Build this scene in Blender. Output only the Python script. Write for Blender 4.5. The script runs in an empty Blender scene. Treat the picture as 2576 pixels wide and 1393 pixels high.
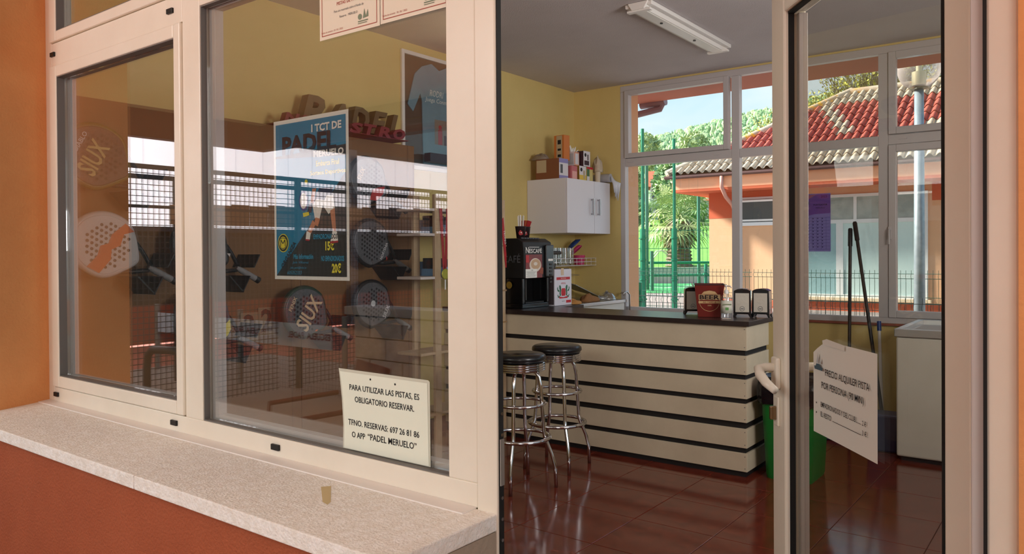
import bpy, bmesh, math, random
from mathutils import Vector, Matrix, Euler
random.seed(7)
R = math.radians
C = bpy.context.scene.collection
SC = bpy.context.scene
# ---------------------------------------------------------------- camera, sky, sun, exposure
YAW, PITCH, ROLL, FPX, CY = .649039, .00785746, -.00646944, 1932.334, 651.528
cam_d = bpy.data.cameras.new('camera'); cam = bpy.data.objects.new('camera', cam_d); C.objects.link(cam)
cam_d.sensor_width = 36; cam_d.lens = FPX / 2576 * 36; cam_d.shift_y = (CY - 696.5) / 2576
cam_d.clip_start = .02; cam_d.clip_end = 2000
cam.matrix_world = Matrix.Translation((0, -1.42, 1.41)) @ Matrix.Rotation(YAW, 4, 'Z') @ Matrix.Rotation(math.pi/2 - PITCH, 4, 'X') @ Matrix.Rotation(ROLL, 4, 'Z')
SC.camera = cam
SC.view_settings.view_transform = 'Standard'; SC.view_settings.look = 'None'
SC.view_settings.gamma = 1; SC.view_settings.use_curve_mapping = False
SC.view_settings.exposure = 0.62
SC.cycles.transparent_max_bounces = 24; SC.cycles.max_bounces = 14; SC.cycles.diffuse_bounces = 7
SC.cycles.glossy_bounces = 6; SC.cycles.transmission_bounces = 8
SC.cycles.sample_clamp_indirect = 8
SC.cycles.caustics_reflective = False; SC.cycles.caustics_refractive = False
w = bpy.data.worlds.new('sky'); SC.world = w; w.use_nodes = True
nt = w.node_tree; nt.nodes.clear(); N = nt.nodes.new; L = nt.links.new
out = N('ShaderNodeOutputWorld'); bg = N('ShaderNodeBackground'); tc = N('ShaderNodeTexCoord')
sep = N('ShaderNodeSeparateXYZ'); L(tc.outputs['Generated'], sep.inputs[0])
rmp = N('ShaderNodeValToRGB'); L(sep.outputs['Z'], rmp.inputs[0])
e = rmp.color_ramp.elements
e[0].position = 0; e[0].color = (.70, .88, .93, 1); e[1].position = 1; e[1].color = (.22, .42, .75, 1)
x = e.new(.18); x.color = (.56, .82, .95, 1); x = e.new(.45); x.color = (.36, .62, .9, 1)
no = N('ShaderNodeTexNoise'); no.inputs['Scale'].default_value = 2.2; no.inputs['Detail'].default_value = 6; no.inputs['Distortion'].default_value = .6
mp = N('ShaderNodeMapping'); mp.inputs['Scale'].default_value = (1, 1, 3.2); L(tc.outputs['Generated'], mp.inputs[0]); L(mp.outputs[0], no.inputs[0])
cr = N('ShaderNodeValToRGB'); L(no.outputs[0], cr.inputs[0]); cr.color_ramp.elements[0].position = .45; cr.color_ramp.elements[1].position = .72
mx = N('ShaderNodeMix'); mx.data_type = 'RGBA'; L(cr.outputs[0], mx.inputs[0]); L(rmp.outputs[0], mx.inputs[6]); mx.inputs[7].default_value = (.92, .97, 1.0, 1)
L(mx.outputs[2], bg.inputs[0]); bg.inputs[1].default_value = 0.76; L(bg.outputs[0], out.inputs[0])
def sun(d, energy, angle, col):
    l = bpy.data.lights.new('sun', 'SUN'); l.energy = energy; l.angle = R(angle); l.color = col
    o = bpy.data.objects.new('sun', l); C.objects.link(o); o.rotation_euler = Vector(d).to_track_quat('-Z', 'Y').to_euler()
sun((.80, .24, -.54), 10, 8, (1, .95, .87))
def area(name, loc, target, sx_, sy_, power, col):
    l = bpy.data.lights.new(name, 'AREA'); l.shape = 'RECTANGLE'; l.size = sx_; l.size_y = sy_; l.energy = power; l.color = col
    o = bpy.data.objects.new(name, l); C.objects.link(o); o.location = loc; o.rotation_euler = (Vector(target)-Vector(loc)).to_track_quat('-Z', 'Y').to_euler()
area('facade_fill', (-2.7, -3.6, 3.0), (-2.8, .2, 1.2), 2.6, 1.2, 63, (1, 1, .97))  # added fill that brightens the facade, stands for no real lamp
area('facade_fill', (1.7, -3.3, 2.7), (-3.6, -.1, 1.3), 1.6, 1.2, 22, (1, .99, .95))  # second added fill, from the right, to lift the splayed orange wall
area('room_fill', (.9, 1.5, 1.9), (-1.0, 2.6, 3.05), 1.0, 1.0, 48, (1, .96, .94))  # added fill aimed up at the ceiling, not a fitting of the room

# ---------------------------------------------------------------- materials
def s2l(c): return tuple(((v/255)/12.92 if v <= 10 else (((v/255)+.055)/1.055)**2.4) for v in c)
MATS = {}
def mat(name, rgb, rough=.6, metal=0, noise=None, bump=0, bscale=60, spec=.5, trans=0, coat=0, alpha=1, ior=1.45):
    """rgb in sRGB 0-255; noise=(scale, rgb2, lo, hi) mixes a second colour by object-space noise"""
    if name in MATS: return MATS[name]
    m = bpy.data.materials.new(name); m.use_nodes = True; t = m.node_tree; b = t.nodes['Principled BSDF']
    c = (*s2l(rgb), 1); b.inputs['Base Color'].default_value = c
    b.inputs['Roughness'].default_value = rough; b.inputs['Metallic'].default_value = metal
    b.inputs['Specular IOR Level'].default_value = spec; b.inputs['Transmission Weight'].default_value = trans
    b.inputs['Coat Weight'].default_value = coat; b.inputs['Alpha'].default_value = alpha; b.inputs['IOR'].default_value = ior
    if noise or bump:
        g = t.nodes.new('ShaderNodeNewGeometry')
    if noise:
        n = t.nodes.new('ShaderNodeTexNoise'); n.inputs['Scale'].default_value = noise[0]; n.inputs['Detail'].default_value = 8; n.inputs['Roughness'].default_value = .65
        t.links.new(g.outputs['Position'], n.inputs['Vector'])
        r = t.nodes.new('ShaderNodeValToRGB'); r.color_ramp.elements[0].position = noise[2]; r.color_ramp.elements[1].position = noise[3]
        r.color_ramp.elements[0].color = c; r.color_ramp.elements[1].color = (*s2l(noise[1]), 1)
        t.links.new(n.outputs[0], r.inputs[0]); t.links.new(r.outputs[0], b.inputs['Base Color'])
    if bump:
        n2 = t.nodes.new('ShaderNodeTexNoise'); n2.inputs['Scale'].default_value = bscale; n2.inputs['Detail'].default_value = 5
        t.links.new(g.outputs['Position'], n2.inputs['Vector'])
        bp = t.nodes.new('ShaderNodeBump'); bp.inputs['Strength'].default_value = bump; bp.inputs['Distance'].default_value = .01
        t.links.new(n2.outputs[0], bp.inputs['Height']); t.links.new(bp.outputs[0], b.inputs['Normal'])
    MATS[name] = m; return m
def pane_mat(name, tint, k, f0=.045):
    m = bpy.data.materials.new(name); m.use_nodes = True; t = m.node_tree; t.nodes.clear(); N = t.nodes.new; L = t.links.new
    o = N('ShaderNodeOutputMaterial'); mix = N('ShaderNodeMixShader'); tr = N('ShaderNodeBsdfTransparent'); gl = N('ShaderNodeBsdfGlossy')
    tr.inputs[0].default_value = (*tint, 1); gl.inputs['Roughness'].default_value = 0; gl.inputs[0].default_value = (.96, .98, 1, 1)
    g = N('ShaderNodeNewGeometry'); d = N('ShaderNodeVectorMath'); d.operation = 'DOT_PRODUCT'; L(g.outputs['Normal'], d.inputs[0]); L(g.outputs['Incoming'], d.inputs[1])
    a = N('ShaderNodeMath'); a.operation = 'ABSOLUTE'; L(d.outputs['Value'], a.inputs[0])
    s = N('ShaderNodeMath'); s.operation = 'SUBTRACT'; s.inputs[0].default_value = 1; L(a.outputs[0], s.inputs[1])
    p = N('ShaderNodeMath'); p.operation = 'POWER'; p.inputs[1].default_value = 5; L(s.outputs[0], p.inputs[0])
    q = N('ShaderNodeMath'); q.operation = 'MULTIPLY_ADD'; q.inputs[1].default_value = (1 - f0) * k; q.inputs[2].default_value = f0 * k; L(p.outputs[0], q.inputs[0]); q.use_clamp = True
    L(q.outputs[0], mix.inputs[0]); L(tr.outputs[0], mix.inputs[1]); L(gl.outputs[0], mix.inputs[2]); L(mix.outputs[0], o.inputs[0])
    MATS[name] = m; return m
def hazy_mat(name, rgb, opacity):
    m = bpy.data.materials.new(name); m.use_nodes = True; t = m.node_tree; t.nodes.clear(); N = t.nodes.new; L = t.links.new
    o = N('ShaderNodeOutputMaterial'); mix = N('ShaderNodeMixShader'); m2 = N('ShaderNodeMixShader'); tr = N('ShaderNodeBsdfTransparent'); df = N('ShaderNodeBsdfDiffuse'); tl = N('ShaderNodeBsdfTranslucent')
    df.inputs[0].default_value = tl.inputs[0].default_value = (*s2l(rgb), 1); m2.inputs[0].default_value = .5; L(df.outputs[0], m2.inputs[1]); L(tl.outputs[0], m2.inputs[2])
    lw = N('ShaderNodeLayerWeight'); lw.inputs[0].default_value = .35; q = N('ShaderNodeMath'); q.operation = 'MULTIPLY_ADD'; q.inputs[1].default_value = .8; q.inputs[2].default_value = opacity; q.use_clamp = True; L(lw.outputs['Facing'], q.inputs[0]); L(q.outputs[0], mix.inputs[0])
    L(tr.outputs[0], mix.inputs[1]); L(m2.outputs[0], mix.inputs[2]); L(mix.outputs[0], o.inputs[0]); MATS[name] = m; return m
def transl_mat(name, rgb, tw=.6, rough=.5):
    m = bpy.data.materials.new(name); m.use_nodes = True; t = m.node_tree; t.nodes.clear(); N = t.nodes.new; L = t.links.new
    o = N('ShaderNodeOutputMaterial'); mix = N('ShaderNodeMixShader'); tr = N('ShaderNodeBsdfTranslucent'); df = N('ShaderNodeBsdfDiffuse')
    c = (*s2l(rgb), 1); tr.inputs[0].default_value = c; df.inputs[0].default_value = c; mix.inputs[0].default_value = tw
    L(df.outputs[0], mix.inputs[1]); L(tr.outputs[0], mix.inputs[2]); L(mix.outputs[0], o.inputs[0]); MATS[name] = m; return m

# ---------------------------------------------------------------- mesh builder
class MB:
    def __init__(s): s.v = []; s.f = []; s.m = []; s.M = None
    def add(s, vs, fs, mi=0):
        n = len(s.v)
        for p in vs:
            p = Vector(p)
            if s.M is not None: p = s.M @ p
            s.v.append(p)
        for f in fs: s.f.append([n + i for i in f]); s.m.append(mi)
        return s
    def box(s, x0, y0, z0, x1, y1, z1, mi=0):
        if x0 > x1: x0, x1 = x1, x0
        if y0 > y1: y0, y1 = y1, y0
        if z0 > z1: z0, z1 = z1, z0
        return s.add([(x0,y0,z0),(x1,y0,z0),(x1,y1,z0),(x0,y1,z0),(x0,y0,z1),(x1,y0,z1),(x1,y1,z1),(x0,y1,z1)],
                     [(3,2,1,0),(4,5,6,7),(0,1,5,4),(1,2,6,5),(2,3,7,6),(3,0,4,7)], mi)
    def prism(s, pts, w0, w1, mi=0, axis='z'):
        """polygon pts (u,v), extruded from w0 to w1; axis z: (u,v,w), y: (u,w,v), x: (w,u,v)"""
        f = {'z': lambda u,v,w: (u,v,w), 'y': lambda u,v,w: (u,w,v), 'x': lambda u,v,w: (w,u,v)}[axis]
        n = len(pts); vs = [f(u,v,w0) for u,v in pts] + [f(u,v,w1) for u,v in pts]
        return s.add(vs, [tuple(range(n))[::-1], tuple(range(n, 2*n))] + [(i, (i+1)%n, n+(i+1)%n, n+i) for i in range(n)], mi)
    def flat(s, pts, w=0, mi=0): return s.add([(u,v,w) for u,v in pts], [tuple(range(len(pts)))], mi)
    def rect(s, u0, v0, u1, v1, w=0, mi=0): return s.flat([(u0,v0),(u1,v0),(u1,v1),(u0,v1)], w, mi)
    def disc(s, u, v, r, w=0, mi=0, seg=20, ry=None):
        ry = ry or r
        return s.flat([(u + r*math.cos(2*math.pi*i/seg), v + ry*math.sin(2*math.pi*i/seg)) for i in range(seg)], w, mi)
    def tube(s, pts, r, seg=8, mi=0, closed=False, caps=True):
        pts = [Vector(p) for p in pts]; n = len(pts)
        rs = r if isinstance(r, (list, tuple)) else [r]*n
        ref = None; base = len(s.v); vs = []
        for i, p in enumerate(pts):
            a = pts[(i-1) % n] if closed or i > 0 else p; b = pts[(i+1) % n] if closed or i < n-1 else p
            t = (b - a).normalized() if (b-a).length > 1e-9 else Vector((0,0,1))
            if ref is None: ref = Vector((0,0,1)) if abs(t.z) < .9 else Vector((1,0,0))
            u = (ref - t*ref.dot(t)).normalized(); ref = u; q = t.cross(u)
            for k in range(seg):
                an = 2*math.pi*k/seg; vs.append(p + (u*math.cos(an) + q*math.sin(an))*rs[i])
        fs = []
        for i in range(n if closed else n-1):
            j = (i+1) % n
            for k in range(seg): fs.append((i*seg+k, i*seg+(k+1)%seg, j*seg+(k+1)%seg, j*seg+k))
        if caps and not closed: fs += [tuple(range(seg))[::-1], tuple((n-1)*seg+k for k in range(seg))]
        return s.add(vs, fs, mi)
    def lathe(s, prof, c=(0,0,0), seg=20, mi=0, axis='z'):
        vs = []; n = len(prof)
        for r, h in prof:
            for k in range(seg):
                a = 2*math.pi*k/seg; x, y = r*math.cos(a), r*math.sin(a)
                vs.append((c[0]+x, c[1]+y, c[2]+h) if axis == 'z' else ((c[0]+x, c[1]+h, c[2]+y) if axis == 'y' else (c[0]+h, c[1]+x, c[2]+y)))
        fs = [(i*seg+k, i*seg+(k+1)%seg, (i+1)*seg+(k+1)%seg, (i+1)*seg+k) for i in range(n-1) for k in range(seg)]
        if prof[0][0] > 1e-6: fs.append(tuple(range(seg))[::-1])
        if prof[-1][0] > 1e-6: fs.append(tuple((n-1)*seg+k for k in range(seg)))
        return s.add(vs, fs, mi)
    def sphere(s, c, r, seg=14, rings=8, mi=0, sc=(1,1,1)):
        prof = [(max(r*math.sin(math.pi*i/rings), 1e-5), -r*math.cos(math.pi*i/rings)) for i in range(rings+1)]
        vs = [(c[0]+p[0]*math.cos(2*math.pi*k/seg)*sc[0], c[1]+p[0]*math.sin(2*math.pi*k/seg)*sc[1], c[2]+p[1]*sc[2]) for p in prof for k in range(seg)]
        return s.add(vs, [(i*seg+k, i*seg+(k+1)%seg, (i+1)*seg+(k+1)%seg, (i+1)*seg+k) for i in range(rings) for k in range(seg)], mi)
    def build(s, name, mats, parent=None, smooth=False, bevel=0, solid=0, bseg=2):
        me = bpy.data.meshes.new(name)
        vs = s.v; off = Vector((0,0,0))
        org = None
        if parent is None and vs:
            lo = Vector([min(v[i] for v in vs) for i in range(3)]); hi = Vector([max(v[i] for v in vs) for i in range(3)])
            org = Vector(((lo.x+hi.x)/2, (lo.y+hi.y)/2, lo.z)); vs = [v-org for v in vs]
        elif parent is not None:
            inv = WM(parent).inverted(); vs = [inv @ v for v in vs]
        me.from_pydata([tuple(v) for v in vs], [], s.f)
        if not isinstance(mats, (list, tuple)): mats = [mats]
        for m in mats: me.materials.append(m)
        me.polygons.foreach_set('material_index', s.m); me.polygons.foreach_set('use_smooth', [bool(smooth)]*len(s.f)); me.update()
        if smooth == 'auto': 
            me.polygons.foreach_set('use_smooth', [True]*len(s.f))
        o = bpy.data.objects.new(name, me); C.objects.link(o)
        if parent is not None: o.parent = parent
        elif org is not None: o.location = org
        if smooth == 'auto':
            try: me.set_sharp_from_angle(angle=R(40))
            except Exception: pass
        if bevel:
            b = o.modifiers.new('bevel', 'BEVEL'); b.width = bevel; b.segments = bseg; b.limit_method = 'ANGLE'; b.angle_limit = R(40)
            me.polygons.foreach_set('use_smooth', [False]*len(s.f))
        if solid:
            b = o.modifiers.new('solid', 'SOLIDIFY'); b.thickness = solid
        return o
def WM(o):
    m = Matrix.LocRotScale(o.location, o.rotation_euler, o.scale)
    return WM(o.parent) @ m if o.parent else m
def tag(o, label=None, cat=None, group=None, kind=None):
    if label: o['label'] = label
    if cat: o['category'] = cat
    if group: o['group'] = group
    if kind: o['kind'] = kind
    return o
def empty(name, loc, label=None, cat=None, group=None, kind=None, rz=0):
    o = bpy.data.objects.new(name, None); C.objects.link(o); o.location = loc; o.rotation_euler = (0,0,rz); o.empty_display_size = .1
    return tag(o, label, cat, group, kind)
def copy_tree(o, parent=None):
    c = o.copy(); C.objects.link(c); c.parent = parent
    for ch in list(o.children): copy_tree(ch, c)
    return c
def frame(loc, rz):
    """flat-art frame: u right, v up, w towards the viewer of the face; rz = heading of u in plan"""
    return Matrix.Translation(loc) @ Matrix.Rotation(rz, 4, 'Z') @ Matrix.Rotation(math.pi/2, 4, 'X')
FONT = None
def text(parent, name, s, M, u, v, size, m, sx=1, align='CENTER', w=.0008, bold=0, ext=0, shear=0, rot=0, label=None, W=None, H=None):
    cu = bpy.data.curves.new('t', 'FONT'); cu.body = s; cu.size = size; cu.align_x = align; cu.align_y = 'CENTER'
    cu.offset = bold * size; cu.extrude = ext; cu.shear = shear; cu.resolution_u = 2
    t = bpy.data.objects.new('t', cu); C.objects.link(t)
    dg = bpy.context.evaluated_depsgraph_get(); me = bpy.data.meshes.new_from_object(t.evaluated_get(dg))
    bpy.data.objects.remove(t); bpy.data.curves.remove(cu)
    if W:   # fit the lettering to a measured width and height
        xs = [p.co.x for p in me.vertices]; ys = [p.co.y for p in me.vertices]; w0, h0 = max(xs)-min(xs), max(ys)-min(ys)
        me.transform(Matrix.Diagonal((W/w0, (H or h0)/h0, 1, 1)) @ Matrix.Translation((-(max(xs)+min(xs))/2, -(max(ys)+min(ys))/2, 0))); sx = 1
    T = M @ Matrix.Translation((u, v, w)) @ Matrix.Rotation(rot, 4, 'Z') @ Matrix.Diagonal((sx, 1, 1, 1))
    if parent is not None: T = WM(parent).inverted() @ T
    me.transform(T); me.name = name; me.materials.clear(); me.materials.append(m)
    for p in me.polygons: p.material_index = 0
    o = bpy.data.objects.new(name, me); C.objects.link(o)
    if parent is not None: o.parent = parent
    if label: o['label'] = label
    return o
def struct(o): o['kind'] = 'structure'; return o

# palette
cream = mat('cream_pvc', (238, 231, 217), .28, noise=(3, (228, 219, 203), .3, .8), bump=.02, bscale=30)
pvc_in = mat('grey_pvc_inside', (205, 200, 198), .35)
black = mat('black_plastic', (22, 22, 23), .45)
blackg = mat('black_gloss', (14, 14, 16), .18, coat=.3)
gasket = mat('black_gasket', (18, 18, 18), .7); gask_g = mat('grey_gasket', (112, 108, 104), .5)
chrome = mat('chrome', (215, 215, 218), .12, 1)
steel = mat('brushed_steel', (190, 190, 192), .32, 1)
alu = mat('aluminium', (200, 198, 195), .35, .9)
whitep = mat('white_plastic', (236, 234, 228), .35)
paper = mat('paper', (240, 240, 232), .7)
cardb = mat('cardboard', (160, 120, 75), .85, noise=(8, (145, 105, 62), .3, .8))
glassP = pane_mat('facade_glass', (.95, .96, .95), 3.1)
glassB = pane_mat('back_glass', (.97, .985, .985), .6)
glassD = pane_mat('door_glass', (.83, .82, .79), .6)
tumbler = pane_mat('tumbler_glass', (.90, .92, .93), 1.3, .05)
# ================================================================ SETTING: room shell
yel = mat('yellow_plaster', (222, 200, 132), .8, noise=(1.5, (210, 188, 120), .3, .8), bump=.15, bscale=150)
ceilm = mat('ceiling_plaster', (206, 200, 200), .9, noise=(2, (196, 190, 190), .3, .8), bump=.25, bscale=120)
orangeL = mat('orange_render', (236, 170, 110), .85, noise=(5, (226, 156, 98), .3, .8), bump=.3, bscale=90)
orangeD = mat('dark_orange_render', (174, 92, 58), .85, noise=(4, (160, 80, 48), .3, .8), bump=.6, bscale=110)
tilem = mat('red_brown_tile', (116, 50, 34), .12, noise=(14, (80, 32, 24), .35, .7), spec=.8, bump=.03, bscale=9)
grout = mat('tile_grout', (120, 92, 78), .6)
XL, YB, ZC = -4.25, 5.25, 3.05
# floor slab with separate tiles
fl = MB().box(XL-.1, -.02, -.12, 2.6, YB+.1, -.006).build('floor', grout); struct(fl)
T = .436; tm = None
tiles = 0
for i in range(-8, 9):
    for j in range(0, 12):
        x0 = -1.07 + i*T; y0 = 3.075 + (j-7)*T
        x1, y1 = x0+T, y0+T
        if x1 < XL or x0 > 2.5 or y1 < -.02 or y0 > YB: continue
        cx0, cx1, cy0, cy1 = max(x0, XL)+.0018, min(x1, 2.5)-.0018, max(y0, 0)+.0018, min(y1, YB)-.0018
        if cx1-cx0 < .03 or cy1-cy0 < .03: continue
        b = MB(); b.box(cx0, cy0, -.006, cx1, cy1, 0); b.build('tile', tilem, fl, bevel=.0012, bseg=1); tiles += 1
struct(MB().box(XL-.15, -.02, ZC, 2.75, YB+.1, ZC+.2).build('ceiling', ceilm))
struct(MB().box(XL-.2, -.02, -.12, XL, YB+.1, ZC).build('wall_left', yel))
# wall_back with the long window opening (X -3.71..2.2, z .83..3.035)
WB = MB(); WB.box(XL-.2, YB, -.12, -3.714, YB+.15, ZC); WB.box(-3.714, YB, -.12, 2.2, YB+.15, .832); WB.box(-3.714, YB, 3.035, 2.2, YB+.15, ZC); WB.box(2.2, YB, -.12, 2.75, YB+.15, ZC)
struct(WB.build('wall_back', yel))
WR = MB(); WR.box(2.6, -.02, -.12, 2.75, YB, .9); WR.box(2.6, -.02, 2.6, 2.75, YB, ZC); WR.box(2.6, -.02, .9, 2.75, .5, 2.6); WR.box(2.6, 4.8, .9, 2.75, YB, 2.6)
struct(WR.build('wall_right', yel))
wf = empty('added_window', (2.67, 2.65, .9)); struct(wf)  # unseen window, added to let more light into the room
b = MB(); b.box(2.64, .5, .9, 2.7, .57, 2.6); b.box(2.64, 4.73, .9, 2.7, 4.8, 2.6); b.box(2.64, .57, .9, 2.7, 4.73, .97); b.box(2.64, .57, 2.53, 2.7, 4.73, 2.6); b.box(2.64, 2.61, .97, 2.7, 2.69, 2.53)
b.build('frame', cream, wf); MB().box(2.665, .57, .97, 2.67, 4.73, 2.53).build('pane', glassB, wf)
sk = mat('baseboard_tile', (92, 46, 38), .2)
for nm, a in (('baseboard_left', (XL, 0, 0, XL+.012, YB, .085)), ('baseboard_back', (XL+.012, YB-.012, 0, 2.6, YB, .085)), ('baseboard_right', (2.588, 0, 0, 2.6, YB-.012, .085))):
    struct(MB().box(*a).build(nm, sk))

# ================================================================ window_1: facade window (X -3.575..-1.122)
w1 = empty('window_1', (-2.35, 0, .795)); struct(w1)
def rails(b, x0, x1, z0, z1, wl, wr, wb, wt, y0, y1, axis=None):
    b.box(x0, y0, z0, x0+wl, y1, z1); b.box(x1-wr, y0, z0, x1, y1, z1)
    b.box(x0+wl, y0, z0, x1-wr, y1, z0+wb); b.box(x0+wl, y0, z1-wt, x1-wr, y1, z1)
o = MB(); 
o.box(-3.575, 0, .795, -3.519, .075, 3.05)         # left jamb
o.box(-3.519, 0, .795, -1.186, .075, .855)          # bottom rail
o.box(-2.488, 0, .855, -2.382, .075, 3.05)         # mullion
o.box(-3.519, 0, 2.209, -2.488, .075, 2.305)        # transom left
o.box(-2.382, 0, 2.242, -1.279, .075, 2.32)        # transom right
o.box(-1.279, 0, .855, -1.186, .075, 3.05)         # right post
o.build('frame', cream, w1, bevel=.003)
b = MB(); b.box(-1.184, -.004, -.02, -1.122, .018, 3.05); b.box(-1.24, .019, -.02, -1.187, .09, 3.05); b.build('jamb_post', cream, w1, bevel=.003)
s = empty('sash', (-3.0, 0, .857)); s.parent = w1; s.location = Vector((-3.0, -.012, .857)) - w1.location
b = MB(); rails(b, -3.517, -2.49, .859, 2.207, .062, .042, .048, .048, -.010, .055); b.build('sash_frame', cream, s, bevel=.005)
b = MB(); rails(b, -3.456, -2.531, .906, 2.16, .004, .004, .004, .004, -.006, .024); b.build('gasket', gask_g, s)
b = MB(); rails(b, -3.470, -2.520, .900, 2.17, .04, .03, .012, .012, .036, .062); b.build('glazing_bead', pvc_in, s, bevel=.002)
MB().box(-3.452, .024, .910, -2.535, .030, 2.156).build('pane', glassP, s)
s2 = empty('sash', (-3.0, 0, 2.307)); s2.parent = w1; s2.location = Vector((-3.0, -.012, 2.307)) - w1.location
b = MB(); rails(b, -3.517, -2.49, 2.307, 3.02, .062, .042, .042, .05, -.010, .055); b.build('sash_frame', cream, s2, bevel=.005)
b = MB(); rails(b, -3.456, -2.531, 2.348, 2.97, .004, .004, .004, .004, -.006, .024); b.build('gasket', gask_g, s2)
MB().box(-3.452, .024, 2.352, -2.535, .030, 2.966).build('pane', glassP, s2)
b = MB(); rails(b, -2.384, -1.277, .853, 2.244, .006, .004, .006, .006, .004, .024); b.build('gasket', gask_g, w1)
b = MB(); rails(b, -2.380, -1.281, .857, 2.241, .036, .004, .018, .01, .034, .066); b.build('glazing_bead', pvc_in, w1, bevel=.002)
MB().box(-2.378, .024, .860, -1.283, .030, 2.238).build('pane', glassP, w1)
MB().box(-2.378, .024, 2.325, -1.283, .030, 3.02).build('pane', glassP, w1)
b = MB(); rails(b, -3.575, -1.122, 2.95, 3.05, 0.02, .02, .02, .1, 0, .074); b.build('head_rail', cream, w1, bevel=.003)
for x, z in ((-3.497, .826), (-2.56, .826), (-1.98, .826), (-3.497, 2.258), (-2.56, 2.258)):
    b = MB(); b.box(x-.019, -.008, z-.009, x+.019, .001, z+.009); b.build('drain_cap', black, w1, bevel=.002)
# stone sill slabs
stone = mat('limestone', (240, 234, 226), .75, noise=(38, (253, 251, 248), .42, .66), bump=.5, bscale=140)
stone_e = stone
sill = empty('trim_1', (-2.3, -.17, .75)); struct(sill)
for a, c in ((-3.60, -2.149), (-2.146, -1.125)):
    b = MB(); b.box(a, -.352, .754, c, .0, .794); b.build('sill_slab', stone, sill, bevel=.003, bseg=2)
b = MB(); b.flat([(-1.633, -0.111), (-1.53, -0.189), (-1.503, -0.196), (-1.514, -0.177), (-1.617, -0.091)], .7946); b.build('stain', mat('dry_stain', (206, 186, 140), .8), sill)
tr = MB().box(-3.575, -.052, .794, -1.19, .0, .797).build('trim_2', mat('white_sealant_strip', (236, 230, 226), .5)); struct(tr)
struct(MB().box(-3.6, .016, -.12, -1.19, .075, .79).build('wall_front_inner', yel))
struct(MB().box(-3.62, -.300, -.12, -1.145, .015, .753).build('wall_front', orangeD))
struct(MB().box(-1.145, -.345, -.12, -1.125, -.006, .753).build('trim_3', mat('grey_beige_render', (168, 154, 138), .85, noise=(6, (160, 145, 128), .3, .8), bump=.3)))
# splayed orange wall at left (comes towards the camera)
p0 = Vector((-3.572, .0)); dr = Vector((.482, -.876)) 
dr = Vector((-3.493+3.573, -.215)).normalized()
p1 = p0 + dr*.269; nL = Vector((-dr.y*-1, -dr.x*1)) 
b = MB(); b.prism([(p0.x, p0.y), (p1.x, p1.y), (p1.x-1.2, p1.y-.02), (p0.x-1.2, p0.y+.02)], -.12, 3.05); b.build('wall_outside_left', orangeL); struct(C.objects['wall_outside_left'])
b = MB(); b.box(-.092, -.03, -.12, 3.2, .12, 3.05); struct(b.build('wall_outside_right', orangeL))
b = MB(); b.box(XL-.2, -.02, -.12, -3.575, .12, 3.05); struct(b.build('wall_front_corner', yel))

# ================================================================ door_1
d1 = empty('door_1', (-.62, .03, 0)); struct(d1)
b = MB(); b.box(-.136, -.012, -.02, -.092, .07, 2.35); b.box(-1.122, 0, 2.27, -.136, .07, 2.35)
b.build('frame', cream, d1, bevel=.004)
MB().box(-.158, .0, 0, -.136, .07, 2.27).build('hinge_jamb', pvc_in, d1, bevel=.003)
MB().box(-.1395, -.016, 0, -.1345, -.008, 2.27).build('gasket', gasket, d1)
MB().box(-1.1225, .002, 0, -1.1195, .018, 2.27).build('gasket', gasket, d1)
for z in [.2+.085*k for k in range(20)]:
    pass
b = MB()
for k in range(16):
    b = MB(); b.tube([(-1.1195, .010, .28+.05*k), (-1.1175, .010, .28+.05*k)], .0045, 8); b.build('rivet', chrome, d1)

b = MB(); b.box(-1.1195, .003, .86, -1.1165, .017, .97); b.build('strike_plate', alu, d1)
b = MB(); b.box(-1.122, .0, 2.35, -.092, .07, 2.43); b.box(-1.122, 0, 2.97, -.092, .07, 3.05); b.build('fanlight_frame', cream, d1, bevel=.003)
MB().box(-1.122, .024, 2.43, -.092, .03, 2.97).build('pane', glassP, d1)
A = R(39.2); HX, HY = -.150, .035; LW = .902
dirv = Vector((-math.sin(A), math.cos(A), 0)); nv = Vector((dirv.y, -dirv.x, 0))
leaf = bpy.data.objects.new('leaf', None); C.objects.link(leaf); leaf.parent = d1
ML = Matrix(((dirv.x, -nv.x, 0, HX), (dirv.y, -nv.y, 0, HY), (0, 0, 1, 0), (0, 0, 0, 1)))  # local: x along leaf, y towards the outside face, z up
# outside face at local y=+.0; leaf body behind it
def LB(): m = MB(); m.M = ML; return m
def box(m, *a): 
    return m.box(*a)
leaf.location = -d1.location
LT = 2.215
b = LB()
b.box(.020, -.062, .02, .098, 0, LT); b.box(.811, -.062, .02, LW, 0, LT); b.box(.098, -.062, .02, .811, 0, .13); b.box(.098, -.062, LT-.165, .811, 0, LT)
b.box(.003, -.05, .02, .020, -.01, LT)
b.build('leaf_frame', cream, leaf, bevel=.006)
b = LB(); b.box(.808, -.027, .13, .812, -.012, LT-.165); b.box(.096, -.026, .13, .101, .0015, LT-.165); b.box(.101, -.027, .128, .808, -.010, .134); b.box(.101, -.027, LT-.170, .808, -.010, LT-.164)
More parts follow.
